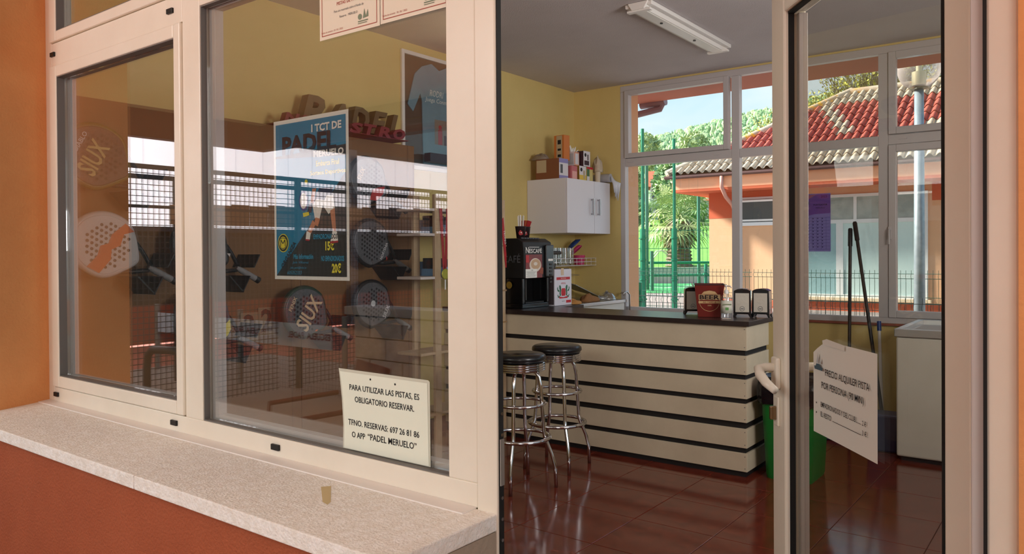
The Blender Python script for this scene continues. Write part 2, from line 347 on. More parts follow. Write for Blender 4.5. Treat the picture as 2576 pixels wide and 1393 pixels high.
# chamfered upper corner of the glazing, seen at the top of the picture
b.build('gasket', gasket, leaf)
b = LB(); b.box(.797, -.060, .134, .811, -.034, LT-.17); b.box(.101, -.060, .134, .115, -.034, LT-.17); b.build('glazing_bead', pvc_in, leaf, bevel=.002)
b = LB(); b.box(.101, -.033, .134, .809, -.027, LT-.17); b.build('pane', glassD, leaf)
for sy, y0 in ((1, 0), (-1, -.062)):
    b = LB(); b.box(.838, y0, 1.034, .880, y0+sy*.014, 1.120); b.build('handle_rose', cream, leaf, bevel=.006, bseg=3)
    b = LB()
    o_ = sy
    pts = [(.862, y0, 1.092), (.862, y0+o_*.035, 1.092), (.856, y0+o_*.056, 1.088), (.832, y0+o_*.060, 1.076), (.80, y0+o_*.056, 1.060), (.765, y0+o_*.044, 1.044)]
    b.tube(pts, [.012, .012, .0135, .0135, .0125, .010], 12); b.build('handle_lever', cream, leaf, smooth=True)
    b = LB(); b.box(.846, y0, .930, .876, y0+sy*.007, 1.012); b.build('lock_plate', cream, leaf, bevel=.004)
    b = LB(); b.box(.855, y0, .948, .867, y0+sy*.024, .985); b.M = ML; b.build('lock_cylinder', mat('brass_nickel', (150, 130, 100), .3, 1), leaf, bevel=.003)
# price notice taped on the door glass
def leaf_frame(off):  # u to the right as seen from outside (towards hinge)
    ang = math.atan2(-dirv.y, -dirv.x)
    return Matrix.Translation(Vector((HX, HY, 0)) + (-nv)*off) @ Matrix.Rotation(ang, 4, 'Z') @ Matrix.Rotation(math.pi/2, 4, 'X')
MF = leaf_frame(-.020)
black_ink = mat('black_ink', (30, 30, 34), .7); grey_ink = mat('grey_ink', (90, 92, 96), .7)
pn = empty('price_notice', MF @ Vector((-.45, .976, 0)), 'white paper rental price notice taped to the open glass door', 'notice')
def curved_sheet(M, u0, v0, u1, v1, bow, name, m, parent, cut=None):
    b = MB(); b.M = M; n = 14; vs = []; fs = []
    for i in range(n+1):
        t = i/n; u = u0 + (u1-u0)*t
        wv = bow*(1-t)**2
        tp = v1 - (cut*(max(0, .28-t)/.28)**1.5 if cut else 0)
        vs += [(u, v0, .001+wv), (u, tp, .001+wv), (u, v0, wv), (u, tp, wv)]
    for i in range(n):
        a = i*4; c = a+4
        fs += [(a, c, c+1, a+1), (a+3, c+3, c+2, a+2), (a+1, c+1, c+3, a+3), (a+2, c+2, c, a)]
    fs += [(0, 1, 3, 2), (n*4+2, n*4+3, n*4+1, n*4)]
    b.add(vs, fs); return b.build(name, m, parent, smooth=False)
curved_sheet(MF, -.667, .961, -.3635, 1.193, .004, 'sheet', mat('notice_paper', (222, 220, 212), .6), pn, cut=.035)
b = MB(); b.M = MF
b.flat([(-.612, 1.184), (-.50, 1.182), (-.498, 1.194), (-.59, 1.199), (-.614, 1.193)], .0062); b.build('adhesive_tape', mat('clear_tape', (225, 222, 214), .15), pn)
for s_, u0_, u1_, v, h_ in (('PRECIO ALQUILER PISTA', -.6010, -.3875, 1.1162, .019), ('POR PERSONA (90 MIN)', -.6209, -.4117, 1.0819, .021), ('EMPADRONADOS Y DEL CLUB.........', -.6256, -.4242, 1.0362, .0122), ('EL RESTO', -.6258, -.5700, 1.0123, .0122), ('2 €', -.4189, -.4016, 1.0356, .0115), ('3 €', -.4190, -.4000, 1.0142, .0115)):
    text(pn, 'lettering', s_, MF, (u0_+u1_)/2, v, .02, black_ink, bold=.004, w=.0056, W=u1_-u0_, H=h_)
b = MB(); b.M = MF; b.rect(-.562, 1.0072, -.424, 1.0084, .0056); b.build('leader_line', black_ink, pn)
for v in (1.0355, 1.0118): b = MB(); b.M = MF; b.disc(-.650, v, .0022, .0056); b.build('bullet', black_ink, pn)
b = MB(); b.M = MF
b.flat([(-.650, 1.1195), (-.608, 1.1195), (-.605, 1.126), (-.617, 1.128), (-.621, 1.134), (-.640, 1.134), (-.644, 1.128), (-.653, 1.127)], .0095, 0)
b.flat([(-.641, 1.136), (-.630, 1.163), (-.627, 1.136)], .0095, 1); b.flat([(-.625, 1.136), (-.618, 1.153), (-.614, 1.136)], .0095, 1)
b.build('ship_emblem', [mat('slate_ink', (70, 92, 104), .7), mat('pale_ink', (186, 188, 188), .7)], pn)

# ================================================================ window_2: back window
w2 = empty('window_2', (-.7, YB+.05, .832)); struct(w2)
y0, y1 = YB+.0, YB+.07
b = MB()
X0, X1 = -3.714, 2.2
b.box(X0, y0, .8785, X0+.05, y1, 2.9765); b.box(X0, y0, 2.977, X1, y1, 3.035); b.box(X0, y0, .832, X1, y1, .878); b.box(X1-.06, y0, .8785, X1, y1, 2.9765)
for x in (-2.588, -1.378, -.13, 1.05): b.box(x, y0, .8785, x+.072, y1, 2.9765)
xs_ = [X0+.0505, -2.588, -1.378, -.13, 1.05, X1-.0605]
for i_ in range(5): b.box(xs_[i_] + (.0725 if i_ else 0), y0+.001, 2.25, xs_[i_+1]-.0005, y1-.001, 2.325)
b.build('frame', mat('white_pvc_back', (196, 192, 192), .3), w2, bevel=.003)
pv2 = MATS['white_pvc_back']
def sash(x0, x1, z0, z1, wd=.046, handle=None):
    s = bpy.data.objects.new('sash', None); C.objects.link(s); s.parent = w2; s.location = Vector(((x0+x1)/2, YB, z0)) - w2.location
    b = MB(); rails(b, x0, x1, z0, z1, wd, wd, wd, wd, YB-.018, YB+.05); b.build('sash_frame', pv2, s, bevel=.004)
    MB().box(x0+wd-.004, YB+.02, z0+wd-.004, x1-wd+.004, YB+.026, z1-wd+.004).build('pane', glassB, s)
    if handle:
        b = MB(); b.box(handle-.012, YB-.028, 1.50, handle+.012, YB-.018, 1.60); b.tube([(handle, YB-.028, 1.575), (handle, YB-.055, 1.575), (handle, YB-.058, 1.55), (handle, YB-.056, 1.46)], .008, 8); b.build('handle', pv2, s, bevel=.002)
sash(-3.662, -2.612, 2.328, 2.985)
MB().box(-3.655, YB+.02, .880, -2.590, YB+.026, 2.248).build('pane', glassB, w2)
for z0, z1 in ((.880, 2.248), (2.327, 2.975)):
    MB().box(-2.512, YB+.02, z0, -1.380, YB+.026, z1).build('pane', glassB, w2)
sash(-1.302, -.136, .880, 2.245, .055, handle=-1.291); sash(-1.302, -.136, 2.33, 2.98, .055)
for a, c in ((-.055, 1.048), (1.124, 2.138)):
    for z0, z1 in ((.880, 2.248), (2.327, 2.975)): MB().box(a, YB+.02, z0, c, YB+.026, z1).build('pane', glassB, w2)
for x in (-3.60, -2.72, -1.2):
    b = MB(); b.box(x-.03, YB-.006, 2.286, x+.03, YB+.001, 2.298); b.build('drain_cap', pv2, w2)
struct(MB().box(-3.714, YB-.03, .815, 2.2, YB-.002, .832).build('trim_4', mat('terracotta_sill', (150, 84, 66), .5)))

# roof over everything, porch ceiling, eaves
soff = mat('terracotta_soffit', (196, 116, 92), .8, bump=.2)
struct(MB().box(-4.6, YB+.15, 3.02, 4.5, 6.075, 3.2).build('eave_soffit', soff))
# pier left of the back window, outside, and the gutter above it
struct(MB().box(-4.6, YB+.15, -.12, -3.715, 5.62, 3.02).build('wall_outside_pier', mat('peach_render_pier', (226, 172, 132), .85, bump=.2)))
# ================================================================ bar counter
cream_b = mat('cream_board', (206, 192, 166), .5, noise=(3, (190, 176, 150), .35, .75))
wenge = mat('dark_wenge_laminate', (52, 40, 38), .28, noise=(20, (40, 30, 28), .3, .7))
darkstrip = mat('black_recess', (26, 22, 22), .6)
bar = empty('bar_counter', (-3.0, 3.47, 0), 'cream slatted bar counter with black grooves and dark wood top', 'bar counter')
MB().box(XL+.003, 3.272, 0, -1.738, 3.66, .945).build('body', darkstrip, bar)
zz = [(.037, .151), (.185, .304), (.344, .460), (.492, .611), (.642, .760), (.793, .945)]
for a, c in zz:
    b = MB(); b.box(XL+.003, 3.253, a, -1.722, 3.2715, c); b.box(-1.7375, 3.2715, a, -1.722, 3.66, c); b.build('panel', cream_b, bar, bevel=.0015)
for k, (a, c) in enumerate(zz):
    for zc in (a+.02, c-.02): b = MB(); b.tube([(-1.735, 3.254, zc), (-1.735, 3.2515, zc)], .003, 6); b.build('screw_head', MATS['grey_ink'], bar)
b = MB(); b.prism([(XL+.003, 3.232), (-1.70, 3.232), (-1.70, 3.71), (-3.40, 3.71), (-3.40, 4.05), (XL+.003, 4.05)], .946, .977); b.build('counter_top', wenge, bar, bevel=.002)
MB().box(XL+.003, 3.68, 0, -3.42, 4.04, .945).build('side_cabinet', whitep, bar)

# ================================================================ stools
seatm = mat('black_vinyl', (20, 20, 22), .3, coat=.2)
def stool():
    t = empty('bar_stool', (0, 0, 0), None, 'stool', 'chrome bar stools')
    b = MB(); b.lathe([(.001, .80), (.15, .80), (.163, .79), (.166, .772), (.155, .758), (.001, .757)], seg=36); b.build('seat', seatm, t, smooth=True)
    prof = [(.001, .70)]
    for k in range(4):
        z = .700 + k*.0135; prof += [(.156, z), (.161, z+.003), (.161, z+.009), (.156, z+.0125)]
    prof += [(.15, .756), (.001, .756)]
    b = MB(); b.lathe(prof, seg=40); b.build('seat_ring', chrome, t, smooth='auto')
    for k in range(4):
        a = R(45 + 90*k); c, s_ = math.cos(a), math.sin(a)
        prof = [(.06, .698), (.105, .690), (.125, .66), (.135, .60), (.152, .34), (.158, .30), (.20, .20), (.222, .12), (.226, .0)]
        b = MB(); b.tube([(r*c, r*s_, z) for r, z in prof], .0115, 10); b.build('leg', chrome, t, smooth=True)
    b = MB(); b.tube([(.158*math.cos(2*math.pi*i/32), .158*math.sin(2*math.pi*i/32), .50) for i in range(32)], .010, 8, closed=True); b.build('upper_ring', chrome, t, smooth=True)
    b = MB(); b.tube([(.185*math.cos(2*math.pi*i/36), .185*math.sin(2*math.pi*i/36), .295) for i in range(36)], .0115, 8, closed=True); b.build('foot_ring', chrome, t, smooth=True)
    return t
st = stool(); st.location = (-2.835, 2.80, 0); st.rotation_euler.z = R(8); st['label'] = 'chrome bar stool with black seat touching the bar counter, farther of the two'
st2 = copy_tree(st); st2.location = (-2.79, 2.32, 0); st2.rotation_euler.z = R(-22); st2['label'] = 'chrome bar stool with black seat nearest the door jamb, in front of the other stool'

# ================================================================ things on the counter
Zt = .978
# coffee machine: front faces +X
CMX, CMY = .035, .012
cm = empty('coffee_machine', (-3.7, 3.55, Zt), 'black coffee vending machine on the left end of the bar counter', 'coffee machine')
b = MB(); b.prism([(-3.98, Zt+.235), (-3.98, 1.525), (-3.60, 1.525), (-3.545, 1.495), (-3.535, 1.42), (-3.535, Zt+.235)], 3.335, 3.72, axis='y'); b.build('housing', black, cm, bevel=.006)
b = MB(); b.box(-3.98, 3.345, Zt, -3.56, 3.71, Zt+.035); b.box(-3.98, 3.345, Zt+.035, -3.70, 3.71, Zt+.235); b.box(-3.70, 3.345, Zt+.035, -3.56, 3.375, Zt+.235); b.box(-3.70, 3.68, Zt+.035, -3.56, 3.71, Zt+.235); b.build('cup_bay', blackg, cm, bevel=.004)
b = MB(); b.box(-3.70, 3.40, Zt+.035, -3.57, 3.65, Zt+.048); b.build('drip_tray', black, cm, bevel=.003)
for y in (3.40, 3.50, 3.58): b = MB(); b.box(-3.70, y, Zt+.05, -3.695, y+.004, Zt+.22); b.build('bay_trim', alu, cm)
b = MB(); b.box(-3.535, 3.61, Zt+.24, -3.517, 3.72, 1.475); b.build('control_panel', blackg, cm, bevel=.008, bseg=3)
b = MB(); b.box(-3.517, 3.635, 1.345, -3.514, 3.70, 1.362); b.build('display_strip', whitep, cm)
b = MB()
for k in range(6): b.box(-3.517, 3.655, 1.31-.028*k, -3.513, 3.685, 1.325-.028*k)
b.build('buttons', black, cm, bevel=.001)
b = MB()
for k in range(7): b.tube([(-3.585+.0, 3.37+.035*k, 1.5255), (-3.585, 3.395+.035*k, 1.5255)], .006, 6)
b.build('vents', MATS['grey_ink'], cm)
MX = frame((-3.5335, 3.335, 0), math.pi/2)     # u = +Y, v = Z, w = +X
b = MB(); b.M = MX; b.rect(.018, 1.215, .240, 1.398, .0006); b.build('picture_panel', mat('coffee_red', (150, 34, 30), .25, noise=(9, (98, 22, 22), .3, .7)), cm)
b = MB(); b.M = MX
b.rect(.022, 1.335, .062, 1.392, .0012, 1)
b.disc(.145, 1.315, .078, .0014, 0, 28, .054); b.disc(.150, 1.322, .064, .0020, 2, 28, .040); b.disc(.147, 1.325, .026, .0026, 0, 16, .014)
b.flat([(.20, 1.25), (.25, 1.24), (.255, 1.29), (.22, 1.30)], .0014, 3)
b.build('cup_picture', [mat('cup_white', (225, 212, 196), .3), mat('red_print', (190, 24, 32), .3), mat('crema', (198, 160, 122), .3), mat('bean_brown', (150, 70, 44), .4)], cm)
text(cm, 'lettering', 'N', MX, .040, 1.432, .060, whitep, w=.001, bold=.012, W=.040, H=.047)
text(cm, 'lettering', 'ESCAFÉ', MX, .150, 1.430, .044, whitep, w=.001, bold=.012, W=.170, H=.042)
b = MB(); b.M = MX; b.rect(.066, 1.4535, .200, 1.4575, .001); b.build('lettering_bar', whitep, cm)
b = MB(); b.M = MX; b.rect(.014, 1.216, .165, 1.285, .0022); b.build('price_label', paper, cm)
text(cm, 'lettering', 'Café', MX, .10, 1.275, .014, MATS['grey_ink'], w=.003)
b = MB(); b.M = MX
for k in range(5): b.rect(.025+.01*(k%2), 1.262-.009*k, .155-.012*(k%3), 1.264-.009*k, .003)
b.build('print_lines', MATS['grey_ink'], cm)
MY = frame((-3.98, 3.3345, 0), 0)      # u = +X, w = -Y
text(cm, 'lettering', 'NESCAFÉ', MY, .26, 1.37, .09, MATS['grey_ink'], w=.001, W=.30, H=.07)
b = MB(); b.M = MY; b.disc(.30, 1.16, .028, .001, 0, 24); b.build('round_badge', mat('gold_badge', (170, 140, 60), .4, .4), cm)
cm.location.x += CMX; cm.location.y += CMY
# cups and straws on the machine
dkcup = mat('dark_paper_cup', (46, 32, 34), .5)
for i, (cx, cy, lab, cont) in enumerate(((-3.60, 3.44, 'dark paper cup full of white stirrers on the coffee machine', 'st'), (-3.63, 3.54, 'dark paper cup with red sachets on the coffee machine', 'sa'), (-3.80, 3.40, 'dark paper cup with black lids at the back of the coffee machine', 'li'))):
    c = empty('paper_cup', (cx, cy, 1.526), lab, 'cup', 'paper cups on the coffee machine')
    b = MB(); b.lathe([(.032, 1.526), (.043, 1.615), (.046, 1.618), (.043, 1.62), (.040, 1.615), (.030, 1.53), (.001, 1.53)], (cx, cy, 0), 20); b.build('cup_wall', dkcup, c, smooth=True)
    F = frame((cx, cy, 0), R(38)); b = MB(); b.M = F
    b.flat([(-.018, 1.57), (-.004, 1.59), (.012, 1.578), (.018, 1.556), (0, 1.548), (-.014, 1.553)], .0420); b.flat([(-.004, 1.572), (.008, 1.575), (.006, 1.563)], .0425, 1)
    if cont != 'li': b.build('cup_print', [mat('cup_red', (170, 40, 44), .5), paper], c)
    if cont == 'st':
        rnd = random.Random(3)
        for k in range(16):
            a = rnd.uniform(0, 6.28); r0 = rnd.uniform(0, .022); b = MB(); x_, y_ = cx+r0*math.cos(a), cy+r0*math.sin(a)
            b.tube([(x_, y_, 1.532), (x_+.5*r0*math.cos(a)+.002, y_+.5*r0*math.sin(a), 1.70+rnd.uniform(-.008, .01))], .0028, 6); b.build('stirrer', whitep, c)
    elif cont == 'sa':
        for k in range(5): b = MB(); b.M = Matrix.Translation((cx-.02+.01*k, cy, 1.60)) @ Euler((R(-8+5*k), R(10*k-20), R(30))).to_matrix().to_4x4(); b.box(-.016, -.002, -.04, .016, .002, .07); b.build('sachet', mat('sachet_orange', (190, 90, 50), .4) if k%2 else MATS['cup_red'], c)
    else:
        b = MB(); b.lathe([(.038, 1.615), (.038, 1.66), (.02, 1.665), (.001, 1.665)], (cx, cy, 0), 18); b.build('lid_stack', black, c, smooth='auto')
# wine carton (faces +X)
wb = empty('wine_carton', (-3.58, 3.88, Zt), 'white bag-in-box wine carton with green and red crest beside the coffee machine', 'carton')
b = MB(); b.box(-3.70, 3.755, Zt, -3.492, 4.005, 1.275); b.build('box', mat('white_carton', (224, 222, 232), .5), wb, bevel=.002)
b = MB(); b.box(-3.68, 3.75, 1.275, -3.5, 3.98, 1.2805); b.box(-3.69, 3.748, Zt+.01, -3.50, 3.7545, 1.27); b.build('side_print', mat('carton_side', (70, 60, 62), .5), wb)
MC = frame((-3.4915, 3.755, 0), math.pi/2)
red = mat('crest_red', (196, 36, 50), .5); grn = mat('crest_green', (28, 104, 72), .5)
b = MB(); b.M = MC
b.rect(.025, 1.188, .225, 1.210, .0006, 0); b.rect(.165, Zt+.018, .24, Zt+.04, .0006, 0)
b.flat([(.10, 1.055), (.15, 1.055), (.158, 1.075), (.155, 1.105), (.147, 1.118), (.103, 1.118), (.095, 1.105), (.092, 1.075)], .0012, 0)
b.flat([(.065, 1.035), (.185, 1.035), (.19, 1.052), (.125, 1.044), (.06, 1.052)], .0010, 0)
for sx_ in (-1, 1):
    q = lambda pts: [(.125 + sx_*u, v) for u, v in (pts if sx_ > 0 else pts[::-1])]
    b.flat(q([(.035, 1.13), (.048, 1.145), (.062, 1.14), (.06, 1.12), (.052, 1.10), (.058, 1.075), (.050, 1.055), (.036, 1.058), (.042, 1.08), (.034, 1.10)]), .0008, 1)
    b.flat(q([(.058, 1.10), (.078, 1.11), (.082, 1.135), (.092, 1.12), (.086, 1.098), (.064, 1.088)]), .0008, 1)
    b.flat(q([(.056, 1.062), (.074, 1.052), (.082, 1.07), (.088, 1.062), (.076, 1.04), (.056, 1.048)]), .0008, 1)
b.build('crest', [red, grn], wb)
text(wb, 'lettering', 'VIDEGAL', MC, .125, 1.158, .018, red, w=.001); text(wb, 'lettering', 'VINO DE MESA', MC, .125, 1.199, .013, paper, w=.0012, sx=.9)
text(wb, 'lettering', 'bag in box', MC, .125, 1.012, .010, MATS['grey_ink'], w=.001)
b = MB(); b.box(-3.545, 3.845, 1.2805, -3.490, 3.885, 1.2825); b.box(-3.4915, 3.845, 1.225, -3.4895, 3.885, 1.2825); b.build('tape_tab', mat('tape_beige', (214, 190, 160), .4), wb)
# draught tap with two chrome nozzles behind the carton
tp = empty('drinks_tap', (-3.88, 4.10, Zt), 'black drinks tap unit with two chrome nozzles behind the wine carton', 'drinks tap')
b = MB(); b.box(-4.02, 4.06, Zt, -3.80, 4.16, 1.27); b.box(-4.05, 4.02, 1.27, -3.78, 4.20, 1.31); b.build('column', black, tp, bevel=.006)
for y in (4.05, 4.14):
    b = MB(); b.lathe([(.012, 1.31), (.016, 1.33), (.009, 1.36), (.016, 1.395), (.012, 1.42), (.001, 1.425)], (-3.80, y, 0), 14); b.build('nozzle', chrome, tp, smooth=True)
b = MB(); b.tube([(-3.82, 4.0, 1.38), (-3.80, 4.12, 1.41), (-3.80, 4.3, 1.41)], .016, 8); b.build('lever', black, tp, smooth=True)
# napkin holders
def napkin(x, y, rz, lab, first=None):
    t = empty('napkin_holder', (x, y, Zt), lab, 'napkin holder', 'napkin holders on the bar counter', rz=rz)
    M0 = Matrix.Translation((x, y, Zt)) @ Matrix.Rotation(rz, 4, 'Z')
    prof = [(-.056, .022), (.056, .022), (.053, .175), (.03, .186), (0, .189), (-.03, .186), (-.053, .175)]
    b = MB(); b.M = M0; b.prism(prof, -.05, .05, axis='y'); b.build('case', blackg, t, bevel=.003)
    for sx_ in (-1, 1):
        for sy in (-1, 1):
            b = MB(); b.M = M0; b.prism([(sx_*.058, 0), (sx_*.048, 0), (sx_*.036, .022), (sx_*.056, .022)][::sx_], sy*.04-.006, sy*.04+.006, axis='y'); b.build('foot', blackg, t)
    for sg in (-1, 1):
        b = MB(); b.M = M0; y0_ = sg*.0505; b.box(-.043, min(y0_, y0_+sg*.002), .036, .043, max(y0_, y0_+sg*.002), .160); b.build('napkins', mat('napkin', (188, 180, 166), .9, bump=.2), t)
        b = MB(); b.M = M0 @ Matrix.Translation((0, sg*.0530, 0)) @ (Matrix.Rotation(math.pi/2, 4, 'X') if sg < 0 else Matrix.Rotation(math.pi, 4, 'Z') @ Matrix.Rotation(math.pi/2, 4, 'X'))
        n = 20; vs = [(r*math.cos(6.2832*i/n), .058+r*math.sin(6.2832*i/n), .0004) for r in (.016, .0135) for i in range(n)]
        b.add(vs, [(i, (i+1)%n, n+(i+1)%n, n+i) for i in range(n)]); b.rect(-.009, .055, .009, .060, .0004); b.build('printed_seal', MATS['grey_ink'], t)
    return t
napkin(-2.235, 3.60, R(30), 'black napkin holder left of the beer bucket on the bar counter')
napkin(-1.852, 3.54, R(16), 'black napkin holder next to the sanitizer bottle on the bar counter')
napkin(-1.745, 3.60, R(8), 'rightmost black napkin holder at the end of the bar counter')
# beer bucket
bk = empty('beer_bucket', (-2.06, 3.48, Zt), 'dark red square metal bucket printed BEER on the bar counter', 'bucket')
F = frame((-2.06, 3.48, 0), R(24))
b = MB(); b.M = Matrix.Translation((-2.06, 3.48, Zt)) @ Matrix.Rotation(R(24), 4, 'Z')
h0, h1, zb, zt_ = .074, .096, 0, .215
b.add([(-h0,-h0,zb),(h0,-h0,zb),(h0,h0,zb),(-h0,h0,zb),(-h1,-h1,zt_),(h1,-h1,zt_),(h1,h1,zt_),(-h1,h1,zt_),
       (-h1+.004,-h1+.004,zt_),(h1-.004,-h1+.004,zt_),(h1-.004,h1-.004,zt_),(-h1+.004,h1-.004,zt_),(-h0+.004,-h0+.004,.006),(h0-.004,-h0+.004,.006),(h0-.004,h0-.004,.006),(-h0+.004,h0-.004,.006)],
      [(3,2,1,0),(0,1,5,4),(1,2,6,5),(2,3,7,6),(3,0,4,7),(4,5,9,8),(5,6,10,9),(6,7,11,10),(7,4,8,11),(8,9,13,12),(9,10,14,13),(10,11,15,14),(11,8,12,15),(12,13,14,15)])
b.build('wall', mat('bucket_red', (116, 38, 30), .35, .3), bk, bevel=.004)
b = MB(); b.M = Matrix.Translation((-2.06, 3.48, Zt)) @ Matrix.Rotation(R(24), 4, 'Z'); 
b.tube([(-h1, -h1, zt_), (h1, -h1, zt_), (h1, h1, zt_), (-h1, h1, zt_)], .003, 6, closed=True); b.build('rim', black, bk)
b = MB(); b.M = Matrix.Translation((-2.06, 3.48, Zt)) @ Matrix.Rotation(R(24), 4, 'Z'); b.tube([(-h1-.004, 0, zt_-.02), (-h1-.016, 0, zt_), (-h1-.012, 0, zt_+.012)], .004, 6); b.build('handle_ear', alu, bk); b = MB(); b.M = Matrix.Translation((-2.06, 3.48, Zt)) @ Matrix.Rotation(R(24), 4, 'Z'); b.tube([(h1+.004, 0, zt_-.02), (h1+.014, 0, zt_)], .004, 6); b.build('handle_ear', alu, bk)
tilt = math.atan2(h1-h0, zt_)
FB = Matrix.Translation((-2.06, 3.48, Zt)) @ Matrix.Rotation(R(24), 4, 'Z') @ Matrix.Translation((0, -h0, 0)) @ Matrix.Rotation(math.pi/2 + tilt, 4, 'X')
beige = mat('bucket_print', (190, 156, 110), .5); 
b = MB(); b.M = FB; n = 32
vs = [(r*math.cos(6.2832*i/n), .108+r*math.sin(6.2832*i/n)*1.05, .0012) for r in (.066, .0635) for i in range(n)]; b.add(vs, [(i, (i+1)%n, n+(i+1)%n, n+i) for i in range(n)])
b.rect(-.069, .116, .069, .152, .0018, 0); b.rect(-.070, .092, .072, .108, .0020, 0); b.flat([(-.05, .155), (.05, .155), (.035, .171), (0, .178), (-.035, .171)], .0016, 0)
b.build('emblem', [beige, MATS['bucket_red']], bk)
text(bk, 'lettering', 'BEER', FB, 0, .134, .046, MATS['dark_wenge_laminate'], bold=.04, w=.0026, W=.128, H=.030)
text(bk, 'lettering', 'ALL I NEED IS', FB, 0, .100, .014, MATS['bucket_red'], bold=.02, w=.0026); text(bk, 'lettering', '100%', FB, 0, .078, .012, beige, w=.0022, bold=.02)
# sanitizer bottle
sb = empty('sanitizer_bottle', (-1.903, 3.385, Zt), 'clear pump bottle of hand gel with pale label beside the beer bucket', 'bottle')
c = (-1.903, 3.385, Zt)
b = MB(); b.lathe([(.001, 0), (.034, 0), (.036, .006), (.036, .135), (.030, .150), (.013, .158), (.013, .165)], c, 24); b.build('bottle_body', pane_mat('clear_plastic', (.86, .9, .92), 1.6, .05), sb, smooth=True)
b = MB(); b.lathe([(.0365, .035), (.0365, .115)], c, 24); b.build('label_band', mat('label_pale', (206, 204, 188), .5), sb, smooth=True)
b = MB(); b.M = frame((c[0], c[1], Zt), R(28)); b.rect(-.028, .088, .028, .096, .0372, 0); b.rect(-.010, .055, .010, .073, .0372, 1); b.build('label_print', [mat('olive_print', (120, 126, 96), .5), mat('green_print', (86, 140, 70), .5)], sb)
b = MB(); b.lathe([(.014, .160), (.014, .180), (.009, .184), (.005, .186), (.005, .205), (.010, .207), (.010, .216), (.001, .217)], c, 14); b.tube([(c[0], c[1], c[2]+.211), (c[0]+.035, c[1]-.018, c[2]+.209), (c[0]+.042, c[1]-.022, c[2]+.200)], .0045, 6); b.tube([(c[0], c[1], c[2]+.16), (c[0]+.004, c[1], c[2]+.01)], .003, 6); b.build('pump', whitep, sb, smooth='auto')
for i, (x_, y_) in enumerate(((-1.95, 3.44),)):
    pass

# ================================================================ left wall: worktop, rack, wall cabinet
wt = empty('sink_worktop', (-3.93, 4.65, 0), 'stainless steel worktop with cupboard below it in the corner by the window', 'worktop')
b = MB(); b.box(XL+.003, 4.055, .925, -3.62, YB-.035, .955); b.build('steel_top', steel, wt, bevel=.003)
b = MB(); b.box(XL+.01, 4.06, .0, -3.66, YB-.04, .924); b.build('cupboard', whitep, wt)
# tilted tray / lid leaning
ty = MB(); ty.M = Matrix.Translation((-4.05, 4.95, 1.065)) @ Matrix.Rotation(R(-17), 4, 'X') @ Matrix.Rotation(R(12), 4, 'Y'); ty.box(-.17, -.26, -.004, .17, .22, .004)
tag(ty.build('metal_tray', mat('pale_metal', (176, 174, 166), .35, .4), bevel=.004), 'pale metal tray tilted on the steel worktop', 'tray')
cl = mat('orange_cloth', (206, 150, 84), .9, noise=(20, (186, 128, 66), .3, .7), bump=.4)
rnd = random.Random(5)
def heap(name, c, sx_, sy, sz, m, lab, cat, seed=1, seg=20, rings=8):
    rr = random.Random(seed); b = MB(); vs = []; 
    for i in range(rings+1):
        ph = math.pi/2*i/rings
        for k in range(seg):
            a = 2*math.pi*k/seg; r = math.cos(ph)*(1+.18*math.sin(3*a+seed)+.1*math.sin(7*a+i)); vs.append((c[0]+sx_*r*math.cos(a), c[1]+sy*r*math.sin(a), c[2]+sz*math.sin(ph)*(1+.25*math.sin(2*a+seed*2+i)+rr.uniform(-.06, .06))))
    fs = [(i*seg+k, i*seg+(k+1)%seg, (i+1)*seg+(k+1)%seg, (i+1)*seg+k) for i in range(rings) for k in range(seg)] + [tuple(range(seg))[::-1], tuple(rings*seg+k for k in range(seg))]
    b.add(vs, fs); o = b.build(name, m, smooth=True); return tag(o, lab, cat)
heap('dishcloth', (-3.72, 4.36, .956), .08, .14, .035, cl, 'crumpled orange dishcloth on the worktop under the glasses', 'cloth', 2)
heap('paper_bag', (-3.74, 4.68, .956), .07, .12, .06, mat('kraft_paper', (150, 104, 62), .9, bump=.3), 'crumpled brown paper bag on the steel worktop', 'paper bag', 5)
heap('plastic_bag', (-3.76, 5.05, .956), .08, .10, .07, pane_mat('thin_plastic', (.75, .76, .78), 2.5, .12), 'clear crumpled plastic bag at the window end of the worktop', 'plastic bag', 8)
def glass_t(x, y, z, r, h, lab, grp, inner=None):
    t = MB(); t.lathe([(.001, z), (r*.85, z), (r*.9, z+.01), (r, z+h), (r*.94, z+h), (r*.84, z+.012), (.001, z+.012)], (x, y, 0), 16)
    return tag(t.build('drinking_glass', tumbler, smooth='auto'), lab, 'glass', grp)
for k, y in enumerate((4.30, 4.44)):
    glass_t(-3.90, y, .992 if k == 0 else .992, .035, .12, ('clear tumbler standing on the worktop nearest the wine carton', 'clear tumbler on the worktop, farther from the wine carton')[k], 'tumblers on the worktop')
gt = MB(); gt.box(-4.0, 4.2, .956, -3.83, 4.54, .991); tag(gt.build('drip_mat', MATS['kraft_paper']), 'low brown drip mat under the two tumblers on the worktop', 'mat')
hook = MB(); hook.tube([(-3.60, 5.21, .80), (-3.60, 5.21, 1.00), (-3.61, 5.18, 1.03), (-3.625, 5.14, 1.02), (-3.62, 5.13, 1.0)], .008, 8); tag(hook.build('metal_hook', alu, smooth=True), 'bent metal hook standing beside the worktop end by the window', 'hook')
